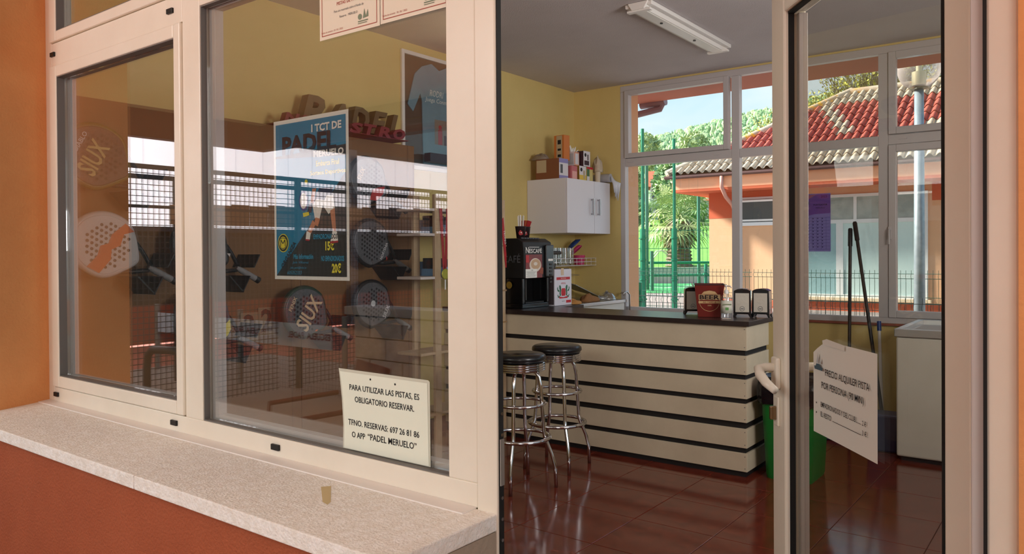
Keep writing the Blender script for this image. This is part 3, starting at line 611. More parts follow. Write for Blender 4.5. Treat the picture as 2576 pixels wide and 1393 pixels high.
# wire shelf
wsf = empty('wire_shelf', (-4.1, 4.75, 1.28), 'white wire shelf holding upturned glasses under the wall cabinet', 'shelf')
wire = mat('white_wire', (226, 222, 218), .3)
X0, X1, Y0, Y1, Z0 = -4.245, -3.97, 4.28, 5.235, 1.285
b = MB()
for z in (Z0, Z0+.035, Z0+.07): b.tube([(X0, Y0, z), (X1-.03, Y0, z), (X1, Y0+.03, z), (X1, Y1-.03, z), (X1-.03, Y1, z), (X0, Y1, z)], .0032, 6)
for k in range(11): y = Y0+.04+k*(Y1-Y0-.08)/10; b.tube([(X0, y, Z0), (X1, y, Z0), (X1, y, Z0+.07)], .0022, 5)
for k in range(5): x_ = X0+.03+k*.055; b.tube([(x_, Y0, Z0), (x_, Y1, Z0)], .0020, 5)
b.build('wire_basket', wire, wsf)
b = MB(); b.tube([(X0, Y1-.5, Z0-.09), (X0+.12, Y1-.5, Z0-.1), (X0+.12, Y1-.1, Z0-.1), (X0, Y1-.1, Z0-.09)], .003, 6); b.build('towel_rail', alu, wsf)
k = 0
for row, x_ in enumerate((-4.16, -4.03)):
    for j in range(7):
        y = 4.34 + j*.082; k += 1
        g = glass_t(x_, y, Z0+.006, .033, .165 if j > 2 else .14, 'clear drinking glass on the wire shelf, %s row, %s from its near end' % (('wall-side', 'front')[row], ('first', 'second', 'third', 'fourth', 'fifth', 'sixth', 'seventh', 'eighth')[j]), 'glasses on the wire shelf')
for (y, m_, r_, lab, z_) in ((5.03, mat('magenta_plastic', (200, 60, 110), .35), .06, 'magenta plastic tub at the window end of the wire shelf', 0),):
    b = MB(); b.lathe([(.001, Z0+.006), (r_*.8, Z0+.006), (r_, Z0+.10), (r_*.95, Z0+.10), (r_*.76, Z0+.014), (.001, Z0+.014)], (-4.06, y, 0), 22); tag(b.build('plastic_tub', m_, smooth='auto'), lab, 'tub')
b = MB(); b.M = Matrix.Translation((-4.10, 5.00, Z0+.20)) @ Euler((R(25), R(-35), 0)).to_matrix().to_4x4(); b.lathe([(.001, .035), (.05, .03), (.088, 0), (.084, -.004), (.048, .024), (.001, .028)], seg=26); tag(b.build('plastic_bowl', mat('blue_plastic', (36, 66, 128), .35), smooth=True), 'dark blue plastic bowl leaning on the wall on the wire shelf', 'bowl')
b = MB(); b.M = Matrix.Translation((-4.03, 4.94, Z0+.15)) @ Euler((R(15), R(-40), 0)).to_matrix().to_4x4(); b.lathe([(.001, .03), (.045, .026), (.068, 0), (.064, -.004), (.043, .020), (.001, .024)], seg=22); tag(b.build('plastic_bowl', MATS['magenta_plastic'], smooth=True), 'magenta plastic bowl leaning in front of the dark blue bowl', 'bowl')
# wall cabinet
wc = empty('wall_cabinet', (-4.02, 4.80, 1.585), 'white two door wall cabinet with bar handles beside the back window', 'cabinet')
cw = mat('white_laminate', (224, 222, 228), .35)
MB().box(XL+.003, 4.42, 1.59, -3.818, 5.19, 2.09).build('body', cw, wc, bevel=.002)
for a, c, hy in ((4.422, 4.892, 4.84), (4.897, 5.19, 4.955)):
    d = MB().box(-3.816, a, 1.592, -3.80, c, 2.088).build('door', cw, wc, bevel=.002)
    b = MB(); b.tube([(-3.80, hy, 1.775), (-3.772, hy, 1.775), (-3.772, hy, 1.91), (-3.80, hy, 1.91)], .008, 8); b.box(-3.778, hy-.009, 1.765, -3.766, hy+.009, 1.92); b.build('handle', steel, d, bevel=.002)
# things on top of the cabinet
ZB = 2.0905
def carton(name, x, y, z, dx, dy, dz, m, lab, rz=0, art=None, cat='box'):
    """dx depth along x, dy along y; printed faces -Y and +X"""
    t = empty(name, (x, y, z), lab, cat, 'boxes on the wall cabinet', rz=rz)
    M0 = Matrix.Translation((x, y, z)) @ Matrix.Rotation(rz, 4, 'Z')
    b = MB(); b.M = M0; b.box(-dx/2, -dy/2, 0, dx/2, dy/2, dz); b.build('box', m, t, bevel=.002)
    if art:
        for face, items in art.items():
            F = M0 @ (frame((-dx/2, -dy/2-.0008, 0), 0) if face == 'f' else frame((dx/2+.0008, -dy/2, 0), math.pi/2))
            b = MB(); b.M = F; ms = []
            for (u0, v0, u1, v1, mm) in items:
                if mm not in ms: ms.append(mm)
                if u1 is None: b.disc(u0, v0, .018, .0004*len(ms), ms.index(mm), 16)
                else: b.rect(u0, v0, u1, v1, .0003*len(ms), ms.index(mm))
            b.build('print', ms, t)
    return t
brown = mat('brown_carton', (132, 82, 52), .75); lil = mat('lilac_print', (140, 134, 186), .5); wht = mat('carton_white', (222, 218, 220), .5)
pinkc = mat('pink_carton', (196, 108, 112), .5); orangec = mat('orange_carton', (208, 122, 58), .6); yelc = mat('yellow_print', (222, 190, 70), .5)
dkb = mat('dark_plum_carton', (62, 34, 42), .5); tanp = mat('tan_label', (190, 172, 140), .6); olive = mat('olive_green_print', (70, 110, 70), .5); inkd = black_ink
carton('tea_box', -4.02, 4.50, ZB, .26, .15, .185, brown, 'large brown carton box at the near end of the cabinet top', 0, {'f': [(.01, .06, .12, .175, tanp)], 's': [(.0, .0, .15, .185, wht), (.0, .145, .15, .185, lil), (.0, 0, .15, .03, lil), (.02, .05, .06, .13, MATS['grey_ink'])]})
carton('tea_box', -3.93, 4.655, ZB, .12, .10, .13, pinkc, 'small pink box on the cabinet between the brown and yellow boxes', 0, {'s': [(.01, .01, .09, .08, mat('pale_pink', (230, 170, 160), .5))]})
carton('tea_box', -3.93, 4.80, ZB, .12, .12, .14, wht, 'small white and yellow tea box below the dark plum one', 0, {'s': [(.0, .0, .12, .055, yelc), (.035, .105, None, None, inkd), (.07, .02, .1, .1, tanp)], 'f': [(0, 0, .12, .14, mat('mustard', (150, 116, 44), .6))]})
carton('tea_box', -3.93, 4.93, ZB, .12, .11, .14, mat('pale_yellow_carton', (206, 190, 120), .5), 'pale yellow box with red top at the far end of the cabinet boxes', 0, {'s': [(.0, .12, .11, .14, MATS['crest_red']), (.0, .05, .045, .12, olive), (0, 0, .045, .05, wht)]})
carton('tall_box', -4.0, 4.64, ZB+.186, .12, .085, .235, orangec, 'tall orange box with handwriting standing behind the top boxes', R(-6), {'f': [(.03, .0, .10, .23, tanp), (.045, .15, .085, .19, inkd), (.045, .09, .085, .11, inkd), (.045, .03, .085, .055, inkd)]})
carton('tea_box', -3.95, 4.745, ZB+.141, .10, .085, .13, mat('peach_carton', (222, 160, 130), .5), 'small peach box with paper sheets sticking out beside the orange box', 0, {'s': [(.012, .012, .073, .115, wht)], 'f': [(0, 0, .1, .13, wht), (.012, .012, .088, .115, MATS['pale_ink'])]})
carton('tea_box', -3.925, 4.865, ZB+.141, .12, .12, .145, dkb, 'dark plum and white tea box on top of the small boxes', 0, {'s': [(.0, .0, .12, .145, wht), (.035, .108, None, None, inkd), (.015, .012, .1, .055, dkb), (.07, .06, .09, .115, dkb)], 'f': [(.04, .12, None, None, tanp)]})
b = MB(); b.M = Matrix.Translation((-3.95, 4.745, ZB+.272)); 
for k, (a, h_, t_) in enumerate(((0, .07, -12), (.02, .05, 8), (.035, .065, 20), (-.02, .055, -25), (.05, .04, 38))): 
    c_, s_ = math.cos(R(t_)), math.sin(R(t_)); b.prism([(a-.018, 0), (a+.018, 0), (a+.012+s_*h_, h_*c_), (a-.008+s_*h_, h_*c_*.8)], -.02+.008*k, -.018+.008*k, axis='x')
tag(b.build('napkin_bundle', paper), 'white paper napkins fanned out on the small peach box', 'napkins')
heap('paper_pile', (-4.12, 4.47, ZB+.1855), .09, .06, .05, mat('grey_paper', (150, 134, 120), .8), 'crumpled grey paper lying on the large brown carton', 'paper', 4)
# plastic bag with cups + cup sleeve
pb = empty('cup_sleeve', (-3.9, 5.0, ZB), 'stack of plastic cups in a clear sleeve lying at the cabinet end near the window', 'cups')
b = MB(); b.tube([(-4.10, 5.135, ZB+.047), (-3.77, 5.155, ZB+.047)], .042, 18)
b.build('cup_stack', mat('cup_grey', (176, 176, 180), .3), pb, smooth='auto')
b = MB(); 
for k in range(5): t0 = k/5; b.tube([(-3.76, 5.15, ZB+.06-.01*k), (-3.735+.01*k, 5.16+.008*k, ZB-.01), (-3.725+.008*math.sin(k*2), 5.15+.012*k, ZB-.10-.018*k)], [.012, .016, .004], 6)
b.build('loose_wrap', mat('clear_wrap', (214, 218, 226), .2), pb, smooth=True)
heap('glove_bag', (-3.85, 5.04, ZB+.10), .05, .045, .13, mat('frosted_film', (206, 190, 166), .25), 'clear plastic bag of cups standing on the cabinet beside the tea boxes', 'plastic bag', 11)
b = MB(); b.lathe([(.024, ZB), (.03, ZB+.11)], (-3.85, 5.04, 0), 14); b.build('cup_pile', MATS['frosted_film'], C.objects['glove_bag'])
# ================================================================ display board and padel rackets on the left wall
boardm = mat('brown_pegboard', (142, 104, 66), .7, noise=(3, (128, 92, 58), .3, .8))
bd = empty('display_board', (XL+.012, 1.4, .0), 'tall brown display board with racket holders on the left wall', 'display board')
for a, c in ((.20, 1.0), (1.003, 1.80), (1.803, 2.88)):
    MB().box(XL+.024, a, .09, XL+.040, c, 2.242).build('panel', boardm, bd, bevel=.002)
for y in (.93, 1.73, 2.2, 2.81):
    MB().box(XL+.040, y-.006, .09, XL+.042, y+.006, 2.24).build('rail', mat('board_rail', (126, 92, 58), .6), bd)
SIUXg = mat('gold_print', (206, 180, 110), .45)
holder_m = mat('holder_black', (30, 28, 28), .35)
def racket(y, z, rot, face, edge, deco, lab, off=.17, grp='padel rackets on the display board', dark=None, grip=None, yaw=0, sc=1.0):
    """local frame: u along the board (+Y), v up, w out of the board; handle towards +u turned by rot"""
    t = empty('padel_racket', (XL+off, y, z), lab, 'racket', grp)
    M0 = Matrix.Translation((XL+off, y, z)) @ Matrix.Rotation(yaw, 4, 'Z') @ frame((0,0,0), math.pi/2) @ Matrix.Rotation(rot, 4, 'Z') @ Matrix.Scale(sc, 4)
    # head outline, handle towards +u
    pts = []
    for i in range(40):
        a = 2*math.pi*i/40; r_u = .172; r_v = .152
        u, v = r_u*math.cos(a), r_v*math.sin(a)
        if u > .05: v *= 1 - .62*((u-.05)/.122)**1.6
        pts.append((u, v))
    b = MB(); b.M = M0; b.prism(pts, -.021, .021, axis='z'); hd = b.build('head', face, t, bevel=.005)
    b = MB(); b.M = M0; b.tube([(u*1.005, v*1.01, 0) for u, v in pts], .0195, 8, closed=True); b.build('rim', edge, t, smooth=True)
    # drilled holes
    b = MB(); b.M = M0
    for i in range(-5, 6):
        for j in range(-4, 5):
            u = i*.026 + (j % 2)*.013 - .008; v = j*.0265
            if (u/.120)**2 + (v/.118)**2 < 1 and not (u > .085 and abs(v) > .05): b.disc(u, v, .0085, .0222, 0, 10)
    b.build('holes', dark or black_ink, t)
    # throat: two arms and the cross piece
    for s_ in (-1, 1):
        b = MB(); b.M = M0; b.tube([(.135, s_*.085, 0), (.185, s_*.062, 0), (.235, s_*.030, 0), (.265, s_*.013, 0)], [.013, .012, .012, .012], 8); b.build('throat_arm', black, t, smooth=True)
    b = MB(); b.M = M0; b.tube([(.255, 0, 0), (.30, 0, 0), (.405, 0, 0)], [.014, .0185, .0185], 12); b.build('grip', grip or mat('grey_grip', (150, 150, 152) if face != rwhite else (214, 212, 208), .7), t, smooth='auto')
    b = MB(); b.M = M0; b.tube([(.402, 0, 0), (.43, 0, 0)], [.0195, .021], 12); b.build('butt_cap', black, t, smooth='auto')
    for d in deco:
        if d[0] == 'text':
            _, s_, u, v, size, m, ro, sx_ = d; text(t, 'lettering', s_, M0, u, v, size, m, w=.0232, rot=ro, sx=sx_, bold=.02)
        else:
            _, poly, m = d; b = MB(); b.M = M0; b.flat(poly, .0224); b.build('decal', m, t)
    # holder: folded black plate under the throat (top-level thing fixed to the board)
    h = empty('racket_holder', (XL+.043, y, z), 'folded black holder under the ' + lab.replace(' padel', ''), 'racket holder', 'racket holders on the display board')
    M1 = Matrix.Translation((XL+.043, y, z)) @ frame((0,0,0), math.pi/2) @ Matrix.Rotation(rot, 4, 'Z')
    b = MB(); b.M = M1; b.prism([(.185, -.092), (.31, -.135), (.315, -.130), (.19, -.085)], 0, off+.05); b.prism([(.305, -.135), (.311, -.135), (.311, -.028), (.305, -.028)], 0, off+.05); b.prism([(.305, .028), (.311, .028), (.311, .115), (.305, .115)], 0, off+.05)
    b.build('plate', holder_m, h)
    return t
org = mat('racket_orange', (230, 104, 34), .4); rwhite = mat('racket_white', (214, 206, 204), .35); rblack = mat('racket_black', (84, 86, 90), .35, noise=(90, (96, 98, 104), .4, .6))
rbrown = mat('racket_brown', (84, 56, 36), .4); redr = mat('racket_red', (190, 40, 40), .4); blu = mat('racket_blue', (30, 90, 170), .4); yelr = mat('racket_yellow', (236, 214, 50), .4); dred = mat('racket_dark_red', (70, 34, 44), .4)
edge_s = mat('racket_edge_silver', (150, 152, 156), .3, .5); RO = R(-28)
gold = SIUXg; lg = mat('light_print', (214, 216, 220), .4); sand = mat('sand_print', (222, 196, 160), .45)
racket(.437, 1.916, RO, rbrown, mat('racket_gold_edge', (120, 110, 50), .4), [('text', 'SIUX', -.015, -.02, .135, gold, R(90), .62), ('text', 'DIABLO', -.11, .02, .032, lg, R(90), 1)], 'brown and gold padel racket in the top row')
racket(.476, 1.465, RO, rwhite, rwhite, [('poly', [(-.04, -.145), (.03, -.148), (.05, -.06), (.03, -.01), (.06, .03), (.05, .09), (.09, .128), (.03, .145), (-.005, .06), (.0, .01), (-.03, -.02), (-.02, -.07)], org)], 'white padel racket with orange stripes in the middle row', dark=mat('hole_grey', (110, 96, 88), .7))
racket(1.01, 1.454, RO, rblack, black, [('poly', [(.10+.014*math.cos(a*.5236), -.03+.014*math.sin(a*.5236)) for a in range(12)], blu), ('poly', [(.15, .04), (.175, .03), (.17, .05)], rwhite)], 'plain black padel racket with blue dot in the middle row')
racket(1.02, 1.036, RO, dred, rblack, [('text', 'SIUX', -.04, .01, .12, blu, R(90), .7), ('poly', [(.095, -.125), (.125, -.108), (.172, -.02), (.172, .02), (.14, .07), (.115, .0)], yelr), ('text', 'ASTRAL', .055, -.02, .035, lg, R(90), 1)], 'dark red padel racket with yellow corner in the bottom row')
racket(1.736, 1.033, RO, rblack, mat('racket_green_edge', (40, 62, 50), .4), [('text', 'SIUX', .018, .0, .150, sand, R(84), .72), ('text', 'FENIX', -.128, .0, .036, sand, R(90), 1), ('poly', [(.11, -.085), (.125, -.075), (.128, -.062), (.113, -.07)], org)], 'black padel racket with large sand lettering in the bottom row')
racket(2.307, 1.485, RO, rblack, black, [('text', 'NORTENIA', .118, 0, .030, lg, R(90), .9), ('poly', [(.152, -.02), (.17, -.05), (.172, -.03)], redr)], 'black padel racket with white edge text beside the blue boxes')
racket(2.318, 1.054, RO, rblack, black, [('text', 'SIUX', .125, .0, .046, lg, R(90), 1), ('poly', [(-.015+.022*math.cos(a*.5236), .022*math.sin(a*.5236)) for a in range(12)], lg)], 'black padel racket with round white logo in the bottom row')
racket(2.282, 1.924, RO, rblack, black, [('poly', [(.06, -.12), (.12, -.09), (.15, -.02), (.14, .04), (.09, 0), (.05, -.04)], redr), ('text', 'SIUX', -.09, .0, .05, sand, R(90), .9)], 'black padel racket with red patch in the top row')
# numbers on the board
for k, (y, z) in enumerate(((1.404, .959), (1.53, .985))):
    pl = MB(); pl.box(XL+.043, y-.062, z-.09, XL+.047, y+.062, z+.09); o = tag(pl.build('number_card', mat('pale_brown_card', (160, 132, 100), .7)), ('pale card with a large brown 2 low on the display board', 'pale card with a large brown 2, right of the other number card')[k], 'card', 'number cards on the display board')
    text(o, 'number', '2', frame((XL+.047, y, z), math.pi/2), 0, 0, .19, mat('brown_ink', (96, 62, 38), .6), sx=.9, bold=.03)
# letters on top of the board
wood_l = mat('mdf_letters', (108, 92, 62), .7); red_l = mat('red_letters', (128, 40, 52), .6)
ls = empty('letter_sign', (XL+.12, 2.2, 2.243), 'thick cut-out letter sign in grey-brown and dark red standing on the display board', 'sign')
ML2 = frame((XL+.085, 0, 0), math.pi/2)
for ch, y, z, w_, h_ in (('P', 1.83, 2.352, .20, .215), ('A', 2.04, 2.345, .19, .19), ('D', 2.235, 2.352, .175, .175), ('E', 2.415, 2.352, .165, .165), ('L', 2.575, 2.350, .13, .165)):
    text(ls, 'letter', ch, ML2, y, z, .2, wood_l, w=.03, ext=.035, bold=.035, shear=.28, W=w_, H=h_)
for ch, y, z, w_, h_ in (('N', 1.62, 2.275, .12, .062), ('U', 1.755, 2.275, .12, .062), ('E', 1.885, 2.275, .11, .062), ('S', 2.15, 2.278, .12, .075), ('T', 2.28, 2.280, .12, .078), ('R', 2.415, 2.280, .125, .078), ('O', 2.56, 2.281, .125, .080)):
    text(ls, 'letter', ch, ML2, y, z, .2, red_l, w=.095, ext=.026, bold=.045, shear=.2, W=w_, H=h_)
MB().box(XL+.03, 1.55, 2.2425, XL+.20, 2.66, 2.2425+.004).build('base_strip', red_l, ls)
# framed shirt
fs = empty('framed_shirt', (XL+.02, 3.15, 2.08), 'large white framed light blue sports shirt on the left wall', 'framed shirt')
b = MB(); y0f, y1f, z0f, z1f = 2.775, 3.62, 2.07, 2.985
for a in ((XL+.001, y0f, z0f, XL+.022, y0f+.03, z1f), (XL+.001, y1f-.03, z0f, XL+.022, y1f, z1f), (XL+.001, y0f+.03, z0f, XL+.022, y1f-.03, z0f+.03), (XL+.001, y0f+.03, z1f-.03, XL+.022, y1f-.03, z1f)): b.box(*a)
b.build('frame', whitep, fs, bevel=.003)
MB().box(XL+.001, y0f+.03, z0f+.03, XL+.004, y1f-.03, z1f-.03).build('backing', mat('dark_backing', (74, 66, 52), .8), fs)
Msh = frame((XL+.005, 3.20, 2.07), math.pi/2)
b = MB(); b.M = Msh
sh = [(-.19, .05), (.19, .05), (.20, .55), (.22, .60), (.30, .45), (.36, .50), (.28, .75), (.20, .82), (.09, .86), (0, .82), (-.09, .86), (-.20, .82), (-.28, .75), (-.36, .50), (-.30, .45), (-.22, .60), (-.20, .55)]
b.prism(sh, 0, .012); b.build('shirt', mat('shirt_blue', (118, 160, 176), .8, noise=(6, (98, 140, 158), .3, .7), bump=.4, bscale=12), fs, bevel=.004)
text(fs, 'lettering', 'RODRI', Msh, -.035, .625, .075, paper, w=.0135, shear=.2, W=.16, H=.05); text(fs, 'lettering', 'Juega Conmigo', Msh, -.01, .565, .06, paper, w=.0135, shear=.2, W=.32, H=.045)
b = MB(); b.M = Msh; b.rect(-.06, .22, .12, .42, .0128, 0); b.rect(-.02, .22, .03, .34, .0132, 1); b.disc(.005, .36, .02, .0132, 1); b.rect(.05, .22, .08, .30, .0132, 2); b.build('photo_print', [mat('photo_grey', (130, 122, 110), .6), MATS['cup_red'], MATS['dark_plum_carton']], fs)
MB().box(XL+.019, y0f+.025, z0f+.025, XL+.021, y1f-.025, z1f-.025).build('pane', glassB, fs)
b = MB(); b.box(XL+.052, 2.98, 2.13, XL+.12, 3.62, 2.20); tag(b.build('long_box', mat('navy_box', (24, 52, 70), .4), bevel=.004), 'long dark navy box sticking out below the framed shirt', 'box')

# ================================================================ wooden shelf unit with boxes and medals
pine = mat('pale_pine', (196, 172, 140), .65, noise=(12, (178, 152, 118), .3, .7))
ws = empty('shelf_unit', (-3.85, 2.95, 0), 'narrow pale wood shelf unit between the racket board and the bar', 'shelf unit')
for x_, y_ in ((-3.60, 3.195), (-3.80, 3.195), (-3.60, 2.47), (-3.80, 2.47)):
    MB().box(x_-.012, y_-.03, 0, x_+.012, y_+.03, 1.815 if x_ > -4 else 1.7).build('post', pine, ws, bevel=.002)
for z in (.30, .72, 1.235, 1.53, 1.70):
    MB().box(-3.815, 2.30, z, -3.59, 3.175, z+.018).build('shelf', pine if z < 1.2 else mat('white_shelf', (216, 206, 200), .5), ws, bevel=.002)
tapeb = mat('brown_tape', (150, 120, 84), .5)
b = MB()
for z in (1.46, 1.12, .88): b.box(-3.614, 3.173, z, -3.586, 3.238, z+.012)
b.build('adhesive_tape', tapeb, ws)
bl = mat('light_blue_card', (112, 160, 206), .5); dkbx = mat('dark_teal_contents', (34, 48, 56), .6, noise=(14, (80, 48, 44), .45, .6)); 
for k, (z, y_) in enumerate(((1.2535, 2.63), (1.2535, 2.90), (1.5485, 2.63), (1.5485, 2.90))):
    t = empty('display_box', (-3.72, y_, z), ('open light blue display box on the lower shelf, nearer the racket board', 'open light blue display box on the lower shelf, nearer the bar', 'open light blue display box on the upper shelf, nearer the racket board', 'open light blue display box on the upper shelf, nearer the bar')[k], 'box', 'display boxes on the shelf unit')
    b = MB(); b.box(-3.81, y_-.11, z, -3.62, y_+.11, z+.012); b.box(-3.632, y_-.11, z+.012, -3.62, y_+.11, z+.062); b.box(-3.81, y_-.11, z+.012, -3.80, y_+.11, z+.10); b.box(-3.80, y_-.11, z+.012, -3.632, y_-.104, z+.05); b.box(-3.80, y_+.104, z+.012, -3.632, y_+.11, z+.05); b.build('tray', bl, t)
    rr = random.Random(k)
    for q in range(5):
        b = MB(); yy = y_-.085+.042*q; b.box(-3.79, yy-.017, z+.013, -3.65, yy+.017, z+.10+rr.uniform(0, .03)); b.build('packet', dkbx, t, bevel=.004)
    F = frame((-3.6195, y_, z), math.pi/2)
    text(t, 'lettering', 'LAXEAD PRO' if k > 1 else 'ISO', F, 0, .036, .030, whitep, w=.001, bold=.01)
# medals with red ribbons
def medal(y, lab):
    t = empty('medal', (-3.56, y, 1.24), lab, 'medal', 'medals on red ribbons')
    b = MB()
    for s_ in (-1, 1):
        b.prism([(y+s_*.050, 1.72), (y+s_*.022, 1.72), (y-s_*.004, 1.30), (y+s_*.018, 1.30)][::s_], -3.583, -3.581, axis='x')
    b.build('ribbon', mat('red_ribbon', (186, 30, 36), .5, noise=(30, (150, 20, 26), .3, .7)), t)
    b = MB(); b.lathe([(.001, -.003), (.034, -.003), (.038, 0), (.034, .003), (.001, .003)], (-3.575, y, 1.268), 22, axis='x'); b.build('disc', mat('gold_medal', (176, 168, 60), .35, .6), t)
    b = MB(); b.box(-3.578, y-.006, 1.16, -3.576, y+.006, 1.235); b.build('tag', whitep, t)
    return t
medal(2.53, 'gold medal on a red ribbon hanging at the racket board side of the shelf unit')
m2 = empty('medal_ribbon', (-3.58, 3.21, 1.30), 'red ribbon with white lettering hanging from the post beside the coffee machine', 'ribbon')
b = MB(); b.prism([(3.165, 1.66), (3.20, 1.68), (3.235, 1.40), (3.235, 1.30), (3.222, 1.30), (3.20, 1.45)], -3.586, -3.584, axis='x'); b.build('ribbon_band', MATS['red_ribbon'], m2)
text(m2, 'lettering', 'TROFEO', frame((-3.584, 3.2, 1.5), math.pi/2), .012, .03, .028, whitep, rot=R(-82), w=.002)
# small items high on the wall beside the jamb
b = MB(); b.box(XL+.001, 3.72, 1.93, XL+.05, 3.80, 2.04); tag(b.build('wall_hook', black, bevel=.004), 'small black and white item on the wall just beyond the door jamb, above the shelf', 'wall hook')

# ================================================================ poster, notice and certificates on the facade glass
MG = Matrix.Translation((0, .0385, 0)) @ Matrix.Diagonal((1.01, 1, 1.01, 1)) @ Matrix.Translation((0, 0, -.0140)) @ frame((0, 0, 0), 0)   # prints stuck to the inside of the pane, facing out
teal = mat('poster_teal', (18, 128, 168), .4); dkp = mat('poster_charcoal', (38, 42, 38), .4); yel_t = mat('poster_yellow', (236, 226, 60), .4); tealt = mat('poster_teal_text', (44, 150, 186), .4)
ps = empty('event_poster', (-1.84, .022, 1.335), 'blue and charcoal padel tournament poster stuck inside the large shop window', 'poster')
u0, u1, v0, v1 = -2.011, -1.668, 1.335, 1.817; pw, ph = u1-u0, v1-v0
b = MB(); b.M = MG; b.prism([(u0, v0), (u1, v0), (u1, v1), (u0, v1)], .0005, .0014); b.build('sheet', paper, ps)
P = lambda a, c: (u0+pw*a, v0+ph*c)
b = MB(); b.M = MG
b.rect(*P(.03, .022), *P(.97, .975), .0018, 0)
b.flat([P(.03, .022), P(.97, .022), P(.97, .64)], .0024, 1)
b.flat([P(.03, .775), P(.97, .80), P(.97, .735), P(.03, .762)], .0022, 1)
b.build('background', [teal, dkp], ps)
def tx(s_, a0, a1, v, h_, m, **k): text(ps, 'lettering', s_, MG, (a0+a1)/2, v, .05, m, w=.0034, W=a1-a0, H=h_, **k)
tx('I TCT DE', -1.828, -1.695, 1.7785, .023, paper, bold=.035); tx('PADEL', -1.967, -1.718, 1.738, .056, black_ink, bold=.04); tx('MERUELO', -1.819, -1.686, 1.7025, .020, paper, bold=.035)
tx('Embarca Final', -1.808, -1.706, 1.674, .016, yel_t, bold=.03); tx('Sorteos Deportivos', -1.834, -1.678, 1.6455, .017, yel_t, bold=.03)
tx('EMPADRONADOS', -1.822, -1.716, 1.4615, .015, tealt, bold=.03); tx('15€', -1.769, -1.730, 1.435, .028, yel_t, bold=.04)
tx('NO EMPADRONADOS', -1.788, -1.688, 1.398, .016, tealt, bold=.03); tx('20€', -1.741, -1.701, 1.3705, .029, yel_t, bold=.04)
tx('Más Información', -1.916, -1.824, 1.404, .015, tealt, bold=.03); tx('Jade Vilfuerez', -1.922, -1.845, 1.3855, .0095, tealt, shear=.3); tx('Jade_padel@tribal.es', -1.933, -1.856, 1.370, .009, tealt, shear=.3); tx('605352333', -1.947, -1.878, 1.3555, .011, tealt, shear=.3)
tx('ORGANIZA', -1.941-.05, -1.941+.05, 1.4095, .014, black_ink, rot=R(50), bold=.03)
b = MB(); b.M = MG; cx_, cy_ = -1.9665, 1.445; b.disc(cx_, cy_, .0265, .0028, 0, 28, .028); b.disc(cx_, cy_, .024, .0032, 1, 28, .0255); b.disc(cx_, cy_, .0185, .0036, 0, 26, .0195)
def ln(b, pts, wdt, wz, mi):
    for (a0, c0), (a1, c1) in zip(pts[:-1], pts[1:]):
        d = Vector((a1-a0, c1-c0)).normalized(); n_ = Vector((-d.y, d.x))*wdt; b.flat([(a0-n_.x, c0-n_.y), (a1-n_.x, c1-n_.y), (a1+n_.x, c1+n_.y), (a0+n_.x, c0+n_.y)], wz, mi)
ln(b, [(cx_-.012, cy_-.012), (cx_-.010, cy_+.010), (cx_, cy_-.002), (cx_+.010, cy_+.010), (cx_+.012, cy_-.012)], .0016, .0040, 1)
ln(b, [(cx_-.018, cy_+.012), (cx_, cy_+.016), (cx_+.018, cy_+.012)], .001, .0040, 1); ln(b, [(cx_-.018, cy_-.013), (cx_, cy_-.017), (cx_+.018, cy_-.013)], .001, .0040, 1)
b.build('club_emblem', [yel_t, dkp], ps)
# player: shorts, legs, shoes, arm with racket and ball
skin = mat('print_skin', (196, 130, 92), .5); nav = mat('print_navy', (24, 36, 66), .5)
b = MB(); b.M = MG; q = lambda l: [P(a-.03, c-.045) for a, c in l]
b.flat(q([(.58, .52), (.66, .60), (.84, .60), (.80, .51), (.70, .49)]), .0028, 2)
b.flat(q([(.60, .42), (.66, .41), (.70, .49), (.80, .52), (.62, .535), (.57, .50)]), .0030, 0)
b.flat(q([(.70, .50), (.78, .44), (.86, .475), (.84, .55), (.76, .555)]), .0031, 0)
b.flat(q([(.59, .38), (.64, .37), (.67, .415), (.61, .425)]), .0032, 1); b.flat(q([(.50, .335), (.545, .325), (.61, .385), (.57, .41)]), .0030, 1)
b.flat(q([(.80, .46), (.86, .475), (.875, .33), (.835, .325)]), .0032, 1)
b.flat(q([(.475, .29), (.53, .288), (.545, .33), (.49, .345)]), .0034, 0); b.flat(q([(.80, .27), (.90, .275), (.885, .335), (.83, .34)]), .0034, 0)
b.flat(q([(.475, .285), (.53, .283), (.53, .292), (.475, .295)]), .0037, 5); b.flat(q([(.80, .265), (.90, .27), (.90, .281), (.80, .277)]), .0037, 5)
b.flat(q([(.57, .60), (.62, .60), (.58, .50), (.53, .485)]), .0030, 1); b.flat(q([(.50, .46), (.55, .455), (.575, .51), (.53, .52)]), .0034, 2)
cx_, cy_ = P(.42, .485); b.disc(cx_, cy_, .021, .0032, 3, 20, .030); b.disc(cx_, cy_, .016, .0035, 0, 20, .024); b.flat(q([(.45, .43), (.53, .44), (.52, .46), (.44, .455)]), .0037, 4)
cx_, cy_ = P(.46, .600); b.disc(cx_, cy_, .007, .0037, 4, 14)
b.build('player_picture', [paper, skin, nav, mat('print_violet', (70, 74, 150), .5), yel_t, MATS['cup_red']], ps)
MO = frame((0, .0225, 0), 0)   # outside face of the pane
